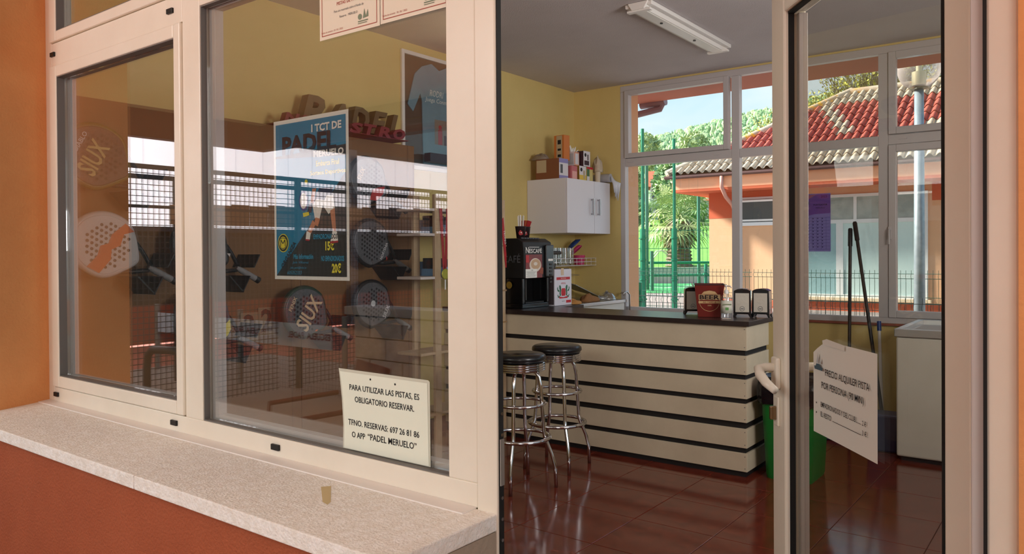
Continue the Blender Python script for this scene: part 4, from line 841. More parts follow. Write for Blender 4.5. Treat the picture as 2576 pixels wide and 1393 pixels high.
# reservation notice
rn = empty('reservation_notice', (-1.535, .022, .855), 'laminated cream notice with reservation phone number in the window corner', 'notice')
b = MB(); b.M = MO
pts = [(-1.716, 1.086), (-1.368, 1.084), (-1.362, 1.08), (-1.361, .861), (-1.700, .861), (-1.698, .93), (-1.703, 1.0), (-1.71, 1.05)][::-1]
b.prism(pts, .0002, .0010); b.build('laminate', mat('laminate', (206, 206, 190), .2), rn)
b = MB(); b.M = MO
b.flat([(-1.710, 1.078), (-1.370, 1.076), (-1.366, .863), (-1.694, .863), (-1.692, .93), (-1.697, 1.0), (-1.704, 1.05)][::-1], .0018); b.build('sheet', mat('notice_cream', (232, 236, 220), .12), rn)
for s_, a0, a1, v, h_ in (('PARA UTILIZAR LAS PISTAS, ES', -1.669, -1.398, 1.036, .0185), ('OBLIGATORIO RESERVAR.', -1.647, -1.417, 1.005, .0165), ('TFNO. RESERVAS: 697 26 81 86', -1.675, -1.399, .939, .0165), ('O APP', -1.660, -1.606, .9055, .0165), ('“PADEL MERUELO”', -1.595, -1.409, .9075, .0175)):
    text(rn, 'lettering', s_, MO, (a0+a1)/2, v, .02, black_ink, bold=.008, w=.0028, W=a1-a0, H=h_)
b = MB(); b.M = MO; b.disc(-1.583, 1.066, .003, .0026, 0, 10); b.disc(-1.487, 1.062, .003, .0026, 0, 10); b.build('punch_hole', black_ink, rn)
# certificates at the top
cfm = mat('certificate_paper', (226, 216, 196), .5); crd = mat('certificate_red', (170, 84, 70), .6); cgr = mat('certificate_green', (120, 134, 110), .6)
for k, (a, c, z0_, lab) in enumerate(((-1.786, -1.536, 2.026, 'left of the two cream certificates with red border at the top of the shop window'), (-1.533, -1.285, 2.028, 'right cream certificate with red border at the top of the shop window'))):
    t = empty('certificate', ((a+c)/2, .022, z0_), lab, 'certificate', 'certificates in the shop window')
    b = MB(); b.M = MO; b.prism([(a, z0_), (c, z0_), (c, 2.24), (a, 2.24)], .0004, .0012); b.build('sheet', cfm, t)
    b = MB(); b.M = MO; i0 = .010; 
    for r_ in ((a+i0, z0_+i0, c-i0, z0_+i0+.002), (a+i0, z0_+i0, a+i0+.002, 2.235), (c-i0-.002, z0_+i0, c-i0, 2.235)): b.rect(*r_, .0022)
    b.build('red_border', crd, t)
    m_ = (a+c)/2
    text(t, 'lettering', 'PISTAS DE PADEL', MO, m_, z0_+.092, .013, crd, w=.0022, bold=.01); text(t, 'lettering', 'Libro de disponibilidad de las', MO, m_, z0_+.112, .0095, MATS['grey_ink'], w=.0022)
    text(t, 'lettering', 'Para uso reservado sobre el fondo de', MO, m_, z0_+.072, .0095, MATS['grey_ink'], w=.0022, sx=.85); text(t, 'lettering', 'Reserva   MERUELO', MO, m_, z0_+.054, .009, MATS['grey_ink'], w=.0022)
    text(t, 'lettering', 'Fecha de emisión  18 / 06 / 2022', MO, a+.055, z0_+.020, .007, crd, w=.0022)
    b = MB(); b.M = MO; b.disc(c-.078, z0_+.038, .008, .0022, 0, 16); b.flat([(c-.066, z0_+.032), (c-.06, z0_+.058), (c-.054, z0_+.036), (c-.046, z0_+.054), (c-.044, z0_+.034)], .0022); b.rect(c-.086, z0_+.024, c-.046, z0_+.027, .0022); b.rect(c-.086, z0_+.019, c-.05, z0_+.021, .0022); b.build('green_stamp', cgr, t)

# ================================================================ calendar on the back window
MK = frame((0, YB+.0175, 0), 0)
ca = empty('wall_calendar', (-1.90, YB+.016, 1.407), 'purple padel calendar with racket balloons on the back window', 'calendar')
lilp = transl_mat('calendar_lilac', (176, 166, 212), .7); prp = transl_mat('calendar_purple', (164, 122, 196), .6); pkp = transl_mat('calendar_pink', (226, 150, 170), .6)
b = MB(); b.M = MK; b.prism([(-2.12, 1.407), (-1.748, 1.407), (-1.748, 1.892), (-2.12, 1.892)], .0, .0010); b.build('sheet', lilp, ca)
b = MB(); b.M = MK; b.flat([(-2.118, 1.70), (-1.96, 1.70), (-1.88, 1.72), (-1.75, 1.725), (-1.75, 1.885), (-2.118, 1.885)], .0016, 0); b.flat([(-2.118, 1.885), (-2.118, 1.84), (-1.96, 1.83), (-1.86, 1.885)], .0020, 1); b.flat([(-2.118, 1.70), (-1.96, 1.70), (-2.0, 1.75), (-2.118, 1.76)], .0020, 1); b.build('picture', [prp, pkp], ca)
b = MB(); b.M = MK
for cx_ in (-2.045, -1.955):
    b.disc(cx_, 1.815, .034, .0026, 0, 22, .036); b.flat([(cx_-.022, 1.79), (cx_+.022, 1.79), (cx_+.006, 1.762), (cx_-.006, 1.762)], .0028, 0); b.rect(cx_-.006, 1.715, cx_+.006, 1.742, .0026, 0)
b.build('balloon_print', [mat('calendar_ink', (52, 34, 58), .6)], ca); ink2 = MATS['calendar_ink']
text(ca, 'lettering', 'SIUX', MK, -1.955, 1.82, .022, lilp, w=.0034, bold=.03); text(ca, 'lettering', '2023', MK, -1.80, 1.865, .026, ink2, w=.0026); text(ca, 'lettering', 'PORTEADOR', MK, -1.83, 1.797, .019, ink2, w=.0026, bold=.02); text(ca, 'lettering', 'MERUELO', MK, -1.83, 1.772, .017, ink2, w=.0026)
b = MB(); b.M = MK
for i in range(9): b.rect(-2.085+.0375*i, 1.425, -2.0845+.0375*i+.001, 1.69, .0016)
for j in range(11): b.rect(-2.085, 1.425+.0265*j, -1.785+.03, 1.4265+.0265*j, .0016)
for i in range(8):
    for j in range(10): b.rect(-2.081+.0375*i, 1.440+.0265*j, -2.071+.0375*i, 1.449+.0265*j, .0018)
b.build('day_grid', mat('calendar_violet_ink', (74, 62, 116), .6), ca)

# ================================================================ brooms, mop, dustpan, freezer, bin
def stick(name, a, c, r, m, cap, lab, cat, head=None, collar=None):
    t = empty(name, c, lab, cat)
    A_, C_ = Vector(a), Vector(c); b = MB(); b.tube([C_ + (A_-C_)*.06, A_], r, 10); b.build('stick', m, t, smooth='auto')
    b = MB(); b.tube([A_ + (C_-A_)*.09, A_ + (C_-A_)*.006, A_], [r*1.35, r*1.35, r*.8], 10); b.build('grip', cap, t, smooth='auto')
    if head: head(t, C_)
    return t
def bh(t, c):
    b = MB(); b.box(c.x-.14, c.y-.025, c.z+.06, c.x+.14, c.y+.025, c.z+.10); b.build('head', MATS['blue_plastic'], t, bevel=.006)
    b = MB()
    for k in range(28):
        for j in (-1, 0, 1): x_ = c.x-.13+.0096*k; b.tube([(x_, c.y+j*.012, c.z+.06), (x_+(k-14)*.0012, c.y+j*.018, c.z+.001)], .003, 4)
    b.build('bristles', MATS['blue_plastic'], t)['kind'] = 'stuff'
dst = mat('dark_metal_stick', (44, 40, 40), .35, .3)
stick('broom', (-1.545, 5.06, 1.59), (-1.53, 4.93, .0), .013, dst, dst, 'dark stick broom leaning upright on the back window, left of the pair', 'broom', bh)
stick('broom', (-1.515, 5.07, 1.64), (-1.22, 4.72, .0), .013, dst, dst, 'dark stick broom slanting to the right behind the door notice', 'broom', bh)
def mh(t, c):
    b = MB(); b.box(c.x-.07, c.y-.05, c.z+.10, c.x+.07, c.y+.05, c.z+.14); b.build('head', MATS['blue_plastic'], t, bevel=.01)
    b = MB()
    for k in range(40):
        a = k*2.4; r_ = .02+.05*((k*37 % 40)/40); b.tube([(c.x+r_*.8*math.cos(a), c.y+r_*.6*math.sin(a), c.z+.10), (c.x+r_*1.3*math.cos(a), c.y+r_*1.1*math.sin(a), c.z+.004)], .006, 5)
    b.build('strands', whitep, t)['kind'] = 'stuff'
stick('mop', (-1.35, 5.12, .86), (-1.29, 4.95, .0), .012, whitep, MATS['blue_plastic'], 'white handled mop with blue grip between the brooms and the freezer', 'mop', mh)
b = MB(); b.prism([(-1.28, .0), (-1.10, .0), (-1.08, .26), (-1.30, .26)], 4.42, 4.62, axis='y'); 
tag(b.build('mop_bucket', mat('navy_plastic', (34, 42, 84), .4), bevel=.015), 'dark blue plastic bucket on the floor beside the white freezer', 'bucket')
b = MB(); b.box(-1.75, 4.55, .0, -1.45, 4.80, .012); b.prism([(4.55, .0), (4.80, .0), (4.80, .09), (4.79, .09), (4.785, .014), (4.55, .010)], -1.75, -1.45, axis='x')
tag(b.build('dustpan', MATS['navy_plastic'], bevel=.003), 'flat dark blue dustpan on the floor behind the door notice', 'dustpan')
fz = empty('chest_freezer', (-.45, 4.70, 0), 'white chest freezer with glass top by the back window', 'freezer')
fzm = mat('freezer_white', (206, 202, 190), .3, noise=(5, (196, 192, 178), .3, .8))
MB().box(-1.065, 4.25, .03, .25, 5.12, .83).build('cabinet', fzm, fz, bevel=.012)
MB().box(-1.04, 4.28, 0, .22, 5.09, .03).build('plinth', black, fz)
b = MB(); b.box(-1.075, 4.24, .832, .26, 4.28, .885); b.box(-1.075, 5.09, .832, .26, 5.13, .885); b.box(-1.075, 4.28, .832, -1.035, 5.09, .885); b.box(.22, 4.28, .832, .26, 5.09, .885); b.build('lid_frame', alu, fz, bevel=.004)
MB().box(-1.035, 4.28, .855, .22, 5.09, .865).build('glass_lid', pane_mat('lid_glass', (.5, .52, .55), 5, .12), fz)
b = MB(); b.box(-.42, 4.31, .866, -.38, 5.06, .882); b.build('lid_handle', alu, fz, bevel=.003)
bn = empty('waste_bin', (-1.60, 3.50, 0), 'green waste bin lined with a black bag between the bar and the door', 'waste bin')
bx, by = -1.50, 3.50
b = MB(); 
def rr_(hx, hy, z, r=.04, n=5):
    o = []
    for cx_, cy_, a0 in ((hx-r, hy-r, 0), (-hx+r, hy-r, 90), (-hx+r, -hy+r, 180), (hx-r, -hy+r, 270)):
        for k in range(n): a = R(a0 + 90*k/(n-1)); o.append((bx+cx_+r*math.cos(a), by+cy_+r*math.sin(a), z))
    return o
def loft(b, rings, close=True):
    n = len(rings[0]); vs = [p for r in rings for p in r]
    fs = [(i*n+k, i*n+(k+1)%n, (i+1)*n+(k+1)%n, (i+1)*n+k) for i in range(len(rings)-1) for k in range(n)]
    if close: fs.append(tuple(range(n))[::-1])
    return b.add(vs, fs)
loft(b, [rr_(.135, .165, 0), rr_(.14, .17, .02), rr_(.165, .195, .60), rr_(.158, .188, .60), rr_(.13, .16, .03)]); b.build('bin_body', mat('bin_green', (22, 108, 40), .4), bn, smooth='auto')
b = MB(); rg = []
for z, gx, ph in ((.47, .175, 0), (.50, .182, 1), (.56, .186, 2), (.615, .18, .5), (.63, .165, 1.2), (.60, .15, .3), (.40, .13, 0)):
    ring = rr_(gx, gx+.03, z, .05, 8); rg.append([(x_+.006*math.sin(7*k+ph*3), y_+.006*math.cos(5*k+ph), z_+.010*math.sin(k*1.9+ph*2)) for k, (x_, y_, z_) in enumerate(ring)])
loft(b, rg, False); b.build('bin_bag', mat('bin_liner', (24, 20, 24), .18, bump=.6, bscale=25), bn, smooth=True)
# ================================================================ ceiling light
li = empty('ceiling_light', (-2.385, 3.80, ZC-.075), 'long white two-rail fluorescent fitting without tubes on the ceiling', 'ceiling light')
b = MB(); b.prism([(-2.43, ZC-.05), (-2.34, ZC-.05), (-2.31, ZC-.002), (-2.46, ZC-.002)], 3.10, 4.49, axis='y'); b.build('housing', whitep, li, bevel=.003)
for x_ in (-2.465, -2.305):
    b = MB(); b.box(x_-.018, 3.11, ZC-.03, x_+.018, 4.48, ZC-.002); b.build('side_rail', whitep, li, bevel=.006)
b = MB(); b.box(-2.425, 3.12, ZC-.058, -2.345, 4.47, ZC-.051); b.build('reflector', mat('reflector_white', (226, 224, 214), .15), li, bevel=.002)
b = MB()
for y_ in (3.45, 4.0): b.tube([(-2.385, y_, ZC-.058), (-2.385, y_, ZC-.064)], .010, 10)
b.build('screw_cap', black, li)
for y_ in (3.13, 4.45): b = MB(); b.box(-2.47, y_-.02, ZC-.06, -2.30, y_+.02, ZC-.045); b.build('end_cap', whitep, li, bevel=.003)
# ================================================================ OUTSIDE, BEHIND THE BACK WINDOW
CAM = Vector((0, -1.42, 1.41))
def far(t, px, py, t_is_plan=True):
    """ray through a picture point, used only to lay out the distant ground at true distances"""
    d = cam.matrix_world.to_3x3() @ Vector(((px-1288)/FPX, -(py-CY)/FPX, -1)); d /= math.hypot(d.x, d.y)
    return CAM + d*t
struct(MB().box(-1.30, -2.0, -.12, -.62, -1.62, 3.2).build('shade_blocker', orangeL))  # unseen block, added to keep the facade fill off the right-hand frames
# terrain: yard, pitch, terrace, meadow, wooded hill
grass = mat('meadow_grass', (116, 172, 72), .9, noise=(1.2, (98, 152, 60), .35, .7), bump=.3, bscale=6)
forestm = mat('forest_green', (128, 160, 116), .9, noise=(.08, (152, 178, 126), .35, .65))  # distance haze is mixed into this pale green
sky_pts = [(1300, 430), (1480, 412), (1601, 382), (1688, 362), (1819, 334), (1865, 325), (1937, 313), (2050, 296), (2200, 280), (2400, 262), (2700, 250)]
def sky_y(px):
    for (a, ya), (c, yc) in zip(sky_pts[:-1], sky_pts[1:]):
        if a <= px <= c: return ya + (yc-ya)*(px-a)/(c-a)
    return 250
def zprof(t, px):
    zs = 1.41 + (CY-sky_y(px)-16)/FPX*250
    pts = [(37, .0), (37.01, .62), (60, 2.0), (88, 4.1), (110, 6.6), (150, 14), (250, zs)]
    if t <= 37: return -.03
    for (a, za), (c, zc_) in zip(pts[:-1], pts[1:]):
        if a <= t <= c: return za + (zc_-za)*(t-a)/(c-a)
    return zs
def terr(t0s, name, m, px0=900, px1=2900, n=60):
    b = MB(); vs = []
    for t in t0s:
        for k in range(n+1):
            px = px0 + (px1-px0)*k/n; p = far(t, px, 700); vs.append((p.x, p.y, zprof(t, px) + (.6*math.sin(px*.013)*((t-100)/100) if 100 < t < 240 else 0)))
    fs = [(i*(n+1)+k, i*(n+1)+k+1, (i+1)*(n+1)+k+1, (i+1)*(n+1)+k) for i in range(len(t0s)-1) for k in range(n)]
    return struct(b.add(vs, fs).build(name, m, smooth=True))
terr([37.02, 45, 60, 75, 88, 100], 'meadow', grass)
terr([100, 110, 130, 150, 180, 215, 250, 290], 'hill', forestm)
paving = mat('grey_paving', (150, 142, 138), .85, noise=(3, (132, 124, 120), .3, .8))
yard = MB(); yard.box(-70, YB+.15, -.10, 60, 60, -.05); struct(yard.build('yard', paving))
turf = MB(); p = [far(28.5, 1300, 740), far(28.5, 2300, 740), far(37.0, 2300, 700), far(37.0, 1300, 700)]
turf.prism([(q.x, q.y) for q in p], -.049, -.03); struct(turf.build('sports_turf', mat('turf_green', (64, 150, 88), .9, noise=(1, (56, 138, 78), .3, .8))))
b = MB()
def gl_(a, c, w_): 
    d = (c-a).normalized(); n_ = Vector((-d.y, d.x, 0))*w_; b.add([a-n_, c-n_, c+n_, a+n_], [(0,1,2,3)])
for (x0_, t0_, x1_, t1_) in ((1668, 31.5, 1790, 35.5), (1668, 31.5, 1790, 33.0), (1560, 34.5, 1668, 31.5)):
    a_, c_ = far(t0_, x0_, 700), far(t1_, x1_, 700); a_.z = c_.z = -.027; gl_(a_, c_, .05)
o = b.build('pitch_line', whitep); tag(o, 'white painted lines on the green sports turf', 'pitch lines')
# low pale wall at the terrace foot + blocks under the palm
wl = MB(); a_, c_ = far(36.6, 1500, 700), far(36.6, 1800, 700); 
wl.prism([(a_.x, a_.y), (c_.x, c_.y), (c_.x-.1, c_.y+.35), (a_.x-.1, a_.y+.35)], -.05, .70); tag(wl.build('retaining_wall', mat('pale_concrete', (196, 190, 180), .8, noise=(4, (170, 164, 152), .3, .8))), 'low pale concrete wall below the palm on the green terrace', 'wall')
# palm
pp = far(38.5, 1708, 672); pp.z = .66
pm = empty('palm_tree', pp, 'large fan palm with shaggy trunk standing beyond the green fence', 'palm tree')
rnd = random.Random(11)
b = MB(); prof = []
for k in range(26): z = k*.085; r = .62*(1-.25*min(1, z/1.4)) + (.09 if k % 2 else 0) ; prof.append((r if z < 1.9 else r*.8, z))
b.lathe(prof, pp, 18); b.build('trunk', mat('palm_trunk', (150, 130, 112), .95, noise=(5, (108, 92, 80), .35, .65), bump=.8, bscale=9), pm, smooth=False)
b = MB()
for k in range(160):
    a = rnd.uniform(0, 6.28); z0_ = rnd.uniform(1.3, 2.3); r0 = .5; L_ = rnd.uniform(.5, .95); t_ = rnd.uniform(.05, .12)
    p0_ = pp + Vector((r0*math.cos(a), r0*math.sin(a), z0_)); p1_ = p0_ + Vector((.45*math.cos(a), .45*math.sin(a), -L_*.6)); s_ = Vector((-math.sin(a), math.cos(a), 0))*t_
    b.add([p0_-s_, p0_+s_, p1_+s_*.3, p1_-s_*.3], [(0,1,2,3)])
b.build('dead_skirt', mat('dead_frond', (168, 150, 124), .95), pm)['kind'] = 'stuff'
fr_m = [mat('frond_green', (156, 176, 116), .6), mat('frond_light', (186, 196, 138), .6), mat('frond_dark', (126, 152, 104), .6)]
top = pp + Vector((0, 0, 2.5))
for k in range(46):
    a = k*2.399963; el = R(78 - 118*(k/46)); L_ = rnd.uniform(1.0, 1.5)
    d = Vector((math.cos(a)*math.cos(el), math.sin(a)*math.cos(el), math.sin(el))); hub = top + d*L_ + Vector((0, 0, -.10*L_*L_))
    b = MB(); b.tube([top, top + d*L_*.5 + Vector((0,0,.05)), hub], .022, 4)
    side = d.cross(Vector((0,0,1))); side = side.normalized() if side.length > .1 else Vector((1,0,0)); up = side.cross(d).normalized()
    for j in range(13):
        ph = R(-105 + 210*j/12); dd = (d*math.cos(ph) + side*math.sin(ph)).normalized(); LL = rnd.uniform(.75, 1.0)
        w_ = (dd.cross(up)).normalized()*.045; m1 = hub + dd*LL*.6 + up*.02; t1 = hub + dd*LL + Vector((0, 0, -.28*LL))
        b.add([hub, m1-w_, m1+w_, t1], [(0,1,2), (1,3,2)])
    b.build('frond', fr_m[k % 3 if k < 30 else 1], pm)
# bushes and trees behind the meadow
def bush(c, rx, rz, n, m, name, lab, cat, seed=0, leaf_=.16, trunk=None, grp=None):
    rr = random.Random(seed); t = empty(name, c, lab, cat, grp); b = MB()
    b.sphere((c.x, c.y, c.z+rz), rx*.8, 12, 8, 0, (1, 1, rz/rx)) 
    for k in range(n):
        u = rr.uniform(-1, 1); a = rr.uniform(0, 6.283); r = math.sqrt(1-u*u)*rr.uniform(.72, 1.1)
        p = Vector((c.x+rx*r*math.cos(a), c.y+rx*r*math.sin(a), c.z+rz+rz*u*rr.uniform(.8, 1.08)))
        d1_ = Vector((rr.uniform(-1, 1), rr.uniform(-1, 1), rr.uniform(-1, 1))).normalized()*leaf_*rr.uniform(.6, 1.3); d2_ = Vector((rr.uniform(-1, 1), rr.uniform(-1, 1), rr.uniform(-1, 1))).normalized()*leaf_*.7
        b.add([p-d1_, p+d2_, p+d1_, p-d2_], [(0,1,2,3)], rr.choice((0, 0, 1)))
    b.build('foliage', [m, fr_m[1]], t)['kind'] = 'stuff'
    if trunk: bb = MB(); bb.tube([(c.x, c.y, c.z-.2), (c.x, c.y, c.z+rz)], trunk, 8); bb.build('trunk', MATS['palm_trunk'], t)
    return t
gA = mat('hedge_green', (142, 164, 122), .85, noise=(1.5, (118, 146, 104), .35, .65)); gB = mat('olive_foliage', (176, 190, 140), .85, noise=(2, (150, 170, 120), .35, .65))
def z_at(t, px): return zprof(t, px)
hz = [(1545, 92, 1.2, 1.7, gA, 'dense dark hedge at the left end of the meadow edge'), (1612, 92, 1.1, 1.5, gA, 'dark hedge directly left of the palm at the meadow edge'), (1682, 92, 1.15, 1.9, gA, 'dark green thicket behind the palm at the meadow edge'), (1750, 92, 1.1, 2.0, gA, 'dark green thicket at the meadow edge between the palm and the orange building'), (1822, 92, 1.1, 2.4, gA, 'dark thicket hidden partly by the orange building')]
for k, (px, t, rx, rz, m, lab) in enumerate(hz):
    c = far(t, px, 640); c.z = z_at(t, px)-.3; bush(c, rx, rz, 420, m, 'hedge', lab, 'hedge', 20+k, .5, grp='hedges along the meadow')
trs = [(1575, 104, 2.4, 3.0, 3.0, gB, 'olive green tree at the left edge of the back window'), (1625, 138, 2.8, 4.2, 5.5, gB, 'tall leafy tree above the white houses'), (1690, 98, 2.2, 3.2, 3.0, gA, 'dark leafy tree high on the slope behind the palm'), (1748, 136, 2.8, 4.4, 5.0, gB, 'light leafy tree behind the right side of the palm')]
for k, (px, t, rx, rz, h_, m, lab) in enumerate(trs):
    c = far(t, px, 640); c.z = z_at(t, px)+h_*.7; o = bush(c, rx, rz*.8, 900, m, 'tree', lab, 'tree', 40+k, .42, None, 'trees on the slope behind the palm')
    bb = MB(); bb.tube([(c.x, c.y, z_at(t, px)-.3), (c.x+.2, c.y, c.z+rz*.6)], [.35, .2], 8); bb.build('trunk', MATS['palm_trunk'], o)
# forest on the hill: countless far conifers as one object
rr = random.Random(99); b = MB()
for k in range(7500):
    px = rr.uniform(1440, 2250); t = rr.uniform(142, 252) if rr.random() < .8 else rr.uniform(238, 252)
    c = far(t, px, 600); c.z = zprof(t, px)-.4; h = rr.uniform(1.7, 3.3)*(t/220); r = h*rr.uniform(.26, .40); n = 6; a0 = rr.uniform(0, 1)
    if rr.random() < .7:
        b.add([(c.x+r*math.cos(a0+i*1.0472), c.y+r*math.sin(a0+i*1.0472), c.z+h*.15) for i in range(n)] + [(c.x, c.y, c.z+h)], [(i, (i+1)%n, n) for i in range(n)], rr.choice((0, 1, 2)))
    else: b.sphere((c.x, c.y, c.z+h*.5), r*1.15, 7, 5, rr.choice((0, 1, 2)), (1, 1, 1.3))
o = b.build('forest', [mat('conifer_green', (124, 156, 116), .95), mat('conifer_light', (150, 178, 128), .95), mat('conifer_yellow', (164, 184, 132), .95)], smooth=False); tag(o, 'pine and broadleaf wood covering the hill under the sky', 'forest', kind='stuff')  # tree greens paled to carry the distance haze
# houses far on the slope
def house(px, t, wdt, hgt, py, lab, rm):
    c = far(t, px, py); c.z = zprof(t, px)-1.2; t_ = empty('house', c, lab, 'house', 'houses on the slope')
    a = math.atan2(c.y-CAM.y, c.x-CAM.x) - math.pi/2; M0 = Matrix.Translation(c) @ Matrix.Rotation(a, 4, 'Z')
    b = MB(); b.M = M0; b.box(-wdt/2, 0, 0, wdt/2, 6, hgt); b.build('wall', mat('house_white', (226, 222, 214), .8), t_)
    b = MB(); b.M = M0; b.prism([(-.5, hgt), (6.5, hgt), (3, hgt+1.6)], -wdt/2-.4, wdt/2+.4, axis='x'); b.build('roof', rm, t_)
    for k in range(max(2, int(wdt/2.6))):
        x_ = -wdt/2 + (k+.5)*wdt/max(2, int(wdt/2.6)); f = MB(); f.M = M0; f.box(x_-.55, -.06, hgt*.35, x_+.55, .0, hgt*.8); fo = f.build('window', mat('house_shutter', (120, 110, 104), .6), t_)
        f = MB(); f.M = M0; f.box(x_-.42, -.08, hgt*.40, x_+.42, -.06, hgt*.75); f.build('pane', mat('far_glass', (70, 84, 96), .1), fo)
rred = mat('house_roof_red', (196, 96, 66), .8)
house(1600, 116, 3.6, 4.6, 560, 'white house with red roof left of the palm on the slope', rred); house(1662, 126, 3.4, 4.8, 560, 'white house half hidden behind the palm crown', rred)
house(1775, 104, 5.0, 3.4, 560, 'house with bright red roof between the palm and the orange building', rred)
lw = far(107, 1600, 600); lw.z = zprof(107, 1600)-1; b = MB(); b.box(lw.x-3, lw.y, lw.z, lw.x+3, lw.y+1, lw.z+2.2); tag(b.build('garden_wall', mat('slate_wall', (120, 128, 134), .8)), 'grey garden wall below the left white house', 'wall')
# green sports fence with posts, rails and mesh
green = mat('fence_green', (28, 128, 92), .45); greend = mat('fence_green_thin', (58, 118, 96), .5)
sf = empty('sports_fence', far(20, 1700, 720), 'tall green sports fence with posts, rails and fine mesh beside the turf', 'fence')
base = far(20, 1560, 720); endp = far(19.6, 1783, 720); base.z = endp.z = -.05; dv = (endp-base); Lf = dv.length; dv.normalize()
def fpt(px, t=None): 
    d = far(1, px, 700) - CAM; d = Vector((d.x, d.y)); n_ = Vector((-dv.y, dv.x)); q = Vector((base.x-CAM.x, base.y-CAM.y)); tt = q.dot(n_)/d.dot(n_); return Vector((CAM.x+d.x*tt, CAM.y+d.y*tt, -.05))
for px, r_, h_ in ((1618, .060, 4.6), (1697, .055, 4.3), (1567, .05, 4.5)):
    q = fpt(px); b = MB(); b.tube([q, q+Vector((0, 0, 2.05))], r_*1.25, 12); b.tube([q+Vector((0, 0, 2.05)), q+Vector((0, 0, h_))], r_*.7, 10)
    for z in (.25, .75, 1.25, 1.8): b.tube([q+Vector((0,0,z)), q+Vector((0,0,z+.03))], r_*1.7, 12)
    b.build('post', green, sf, smooth='auto')
for px, t in ((1628, 30), (1758, 31), (1640, 29)):
    q = far(t, px, 700); q.z = -.05; b = MB(); b.tube([q, q+Vector((0, 0, 4.9 if px != 1640 else 1.5))], .07, 8); b.build('far_post', greend, sf, smooth='auto')
q0, q1 = far(30, 1618, 700), far(30.5, 1800, 700)
for z in (1.0, .52): b = MB(); b.tube([(q0.x, q0.y, z), (q1.x, q1.y, z)], .05, 8); b.build('rail', green, sf, smooth='auto')
b = MB(); step = .11; n = int(Lf/step)
for k in range(n+1):
    q = base + dv*k*step; b.tube([(q.x, q.y, -.02), (q.x, q.y, 1.98)], .0045, 4, caps=False)
for z in (.05, .55, 1.0, 1.5, 1.95): b.tube([(base.x, base.y, z), (endp.x, endp.y, z)], .006, 4)
b.build('mesh_panel', green, sf)['kind'] = 'stuff'
b = MB()
for k in range(0, int(Lf/.22)):
    q = base + dv*k*.22; b.tube([(q.x, q.y, 2.0), (q.x, q.y, 4.4)], .0012, 3, caps=False)
for k in range(12): z = 2.0+.2*k; b.tube([(base.x, base.y, z), (endp.x, endp.y, z)], .0012, 3, caps=False)
b.build('upper_net', greend, sf)['kind'] = 'stuff'
# playground hoops
hp = far(38, 1662, 672); t_ = empty('climbing_hoops', (hp.x, hp.y, .62), 'white tubular hoops on the terrace left of the palm', 'hoops')
for k, (px, w_) in enumerate(((1660, .55), (1668, .6))):
    q = far(38+k, px, 670); q.z = .6; sd = Vector((.797, .604, 0)); b = MB(); b.tube([q - sd*w_ + Vector((0,0,0)), q - sd*w_*.8 + Vector((0,0,.5)), q - sd*w_*.3+Vector((0,0,.85)), q + sd*w_*.2 + Vector((0,0,.88)), q + sd*w_*.7 + Vector((0,0,.65))], .035, 6); b.build('hoop', whitep, t_, smooth=True)
# near welded mesh fences (X direction) with bent wires
def weld_fence(y, x0_, x1_, ztop, lab, posts, col, zb=-.05, sp=.055, wr=.003, wi=2.6):
    t_ = empty('welded_fence', ((x0_+x1_)/2, y, zb), lab, 'fence', 'low welded wire fences')
    def prof(z0, z1): 
        h = z1-z0; o = []
        for a, dy in ((0, 0), (.10, 0), (.15, -.035), (.20, 0), (.45, 0), (.5, -.035), (.55, 0), (.86, 0), (.90, -.035), (.94, 0), (1, 0)): o.append((dy, z0+h*a))
        return o
    pr = prof(zb+.05, ztop); x = x0_
    while x < x1_:
        xe = min(x+wi, x1_); b = MB(); xx = x+.02
        while xx < xe-.02: b.tube([(xx, y+dy, z) for dy, z in pr], wr, 3, caps=False); xx += sp
        for dy, z in (pr[1], pr[3], pr[4], pr[6], pr[7], pr[9]): b.tube([(x+.02, y+dy-.004, z), (xe-.02, y+dy-.004, z)], wr*1.1, 4)
        b.build('mesh_panel', col, t_)['kind'] = 'stuff'; x = xe
    for px_ in posts:
        b = MB(); b.tube([(px_, y+.03, zb), (px_, y+.03, ztop+.10)], .032, 10); b.tube([(px_, y+.03, ztop-.12), (px_, y+.03, ztop-.09)], .055, 10); b.build('post', green, t_, smooth='auto')
    return t_
dgreen = mat('fence_wire_dark', (44, 84, 68), .5); 
weld_fence(13.6, -9.4, .5, 1.06, 'low green welded wire fence in front of the orange building', (-2.42, -6.4), dgreen, sp=.085, wr=.0045, wi=4)
weld_fence(6.9, -6.2, .6, .945, 'dark welded wire fence nearest the back window', (-4.4, .3), mat('fence_wire_black', (42, 52, 54), .5), sp=.075, wr=.0028)

# ---------------------------------------------------------------- orange building across the yard
ob = empty('sports_building', (-3.5, 20.5, -.05), 'peach building with hipped red and cream tile roof across the yard', 'building')
peach = mat('peach_render', (224, 176, 136), .85, noise=(2, (216, 168, 128), .3, .8)); salmon = mat('salmon_fascia', (255, 182, 140), .8); terr_b = mat('terracotta_band', (202, 100, 66), .85)
EY, EZ, EX0, EX1, s_h, kk = 17.34, 3.43, -9.05, 4.0, 3.7, .62; RYg, RZg = EY+s_h, EZ+s_h*kk; BY = EY+2*s_h; WY = 18.3
MB().box(-8.28, WY, -.05, EX1-.8, BY-.8, 2.98).build('wall', peach, ob)
MB().box(-8.285, WY-.005, 2.30, -6.2, WY, 2.98).build('wall_band', terr_b, ob)
MB().box(-2.95, WY-.005, 2.55, EX1-.8, WY, 3.2).build('wall_band', terr_b, ob)
MB().box(-8.285, WY-.006, -.05, EX1-.8, WY-.001, .16).build('plinth', terr_b, ob)
MB().box(EX0+.12, EY+.06, 2.98, EX1-.1, BY-.1, 3.05).build('soffit', terr_b, ob)
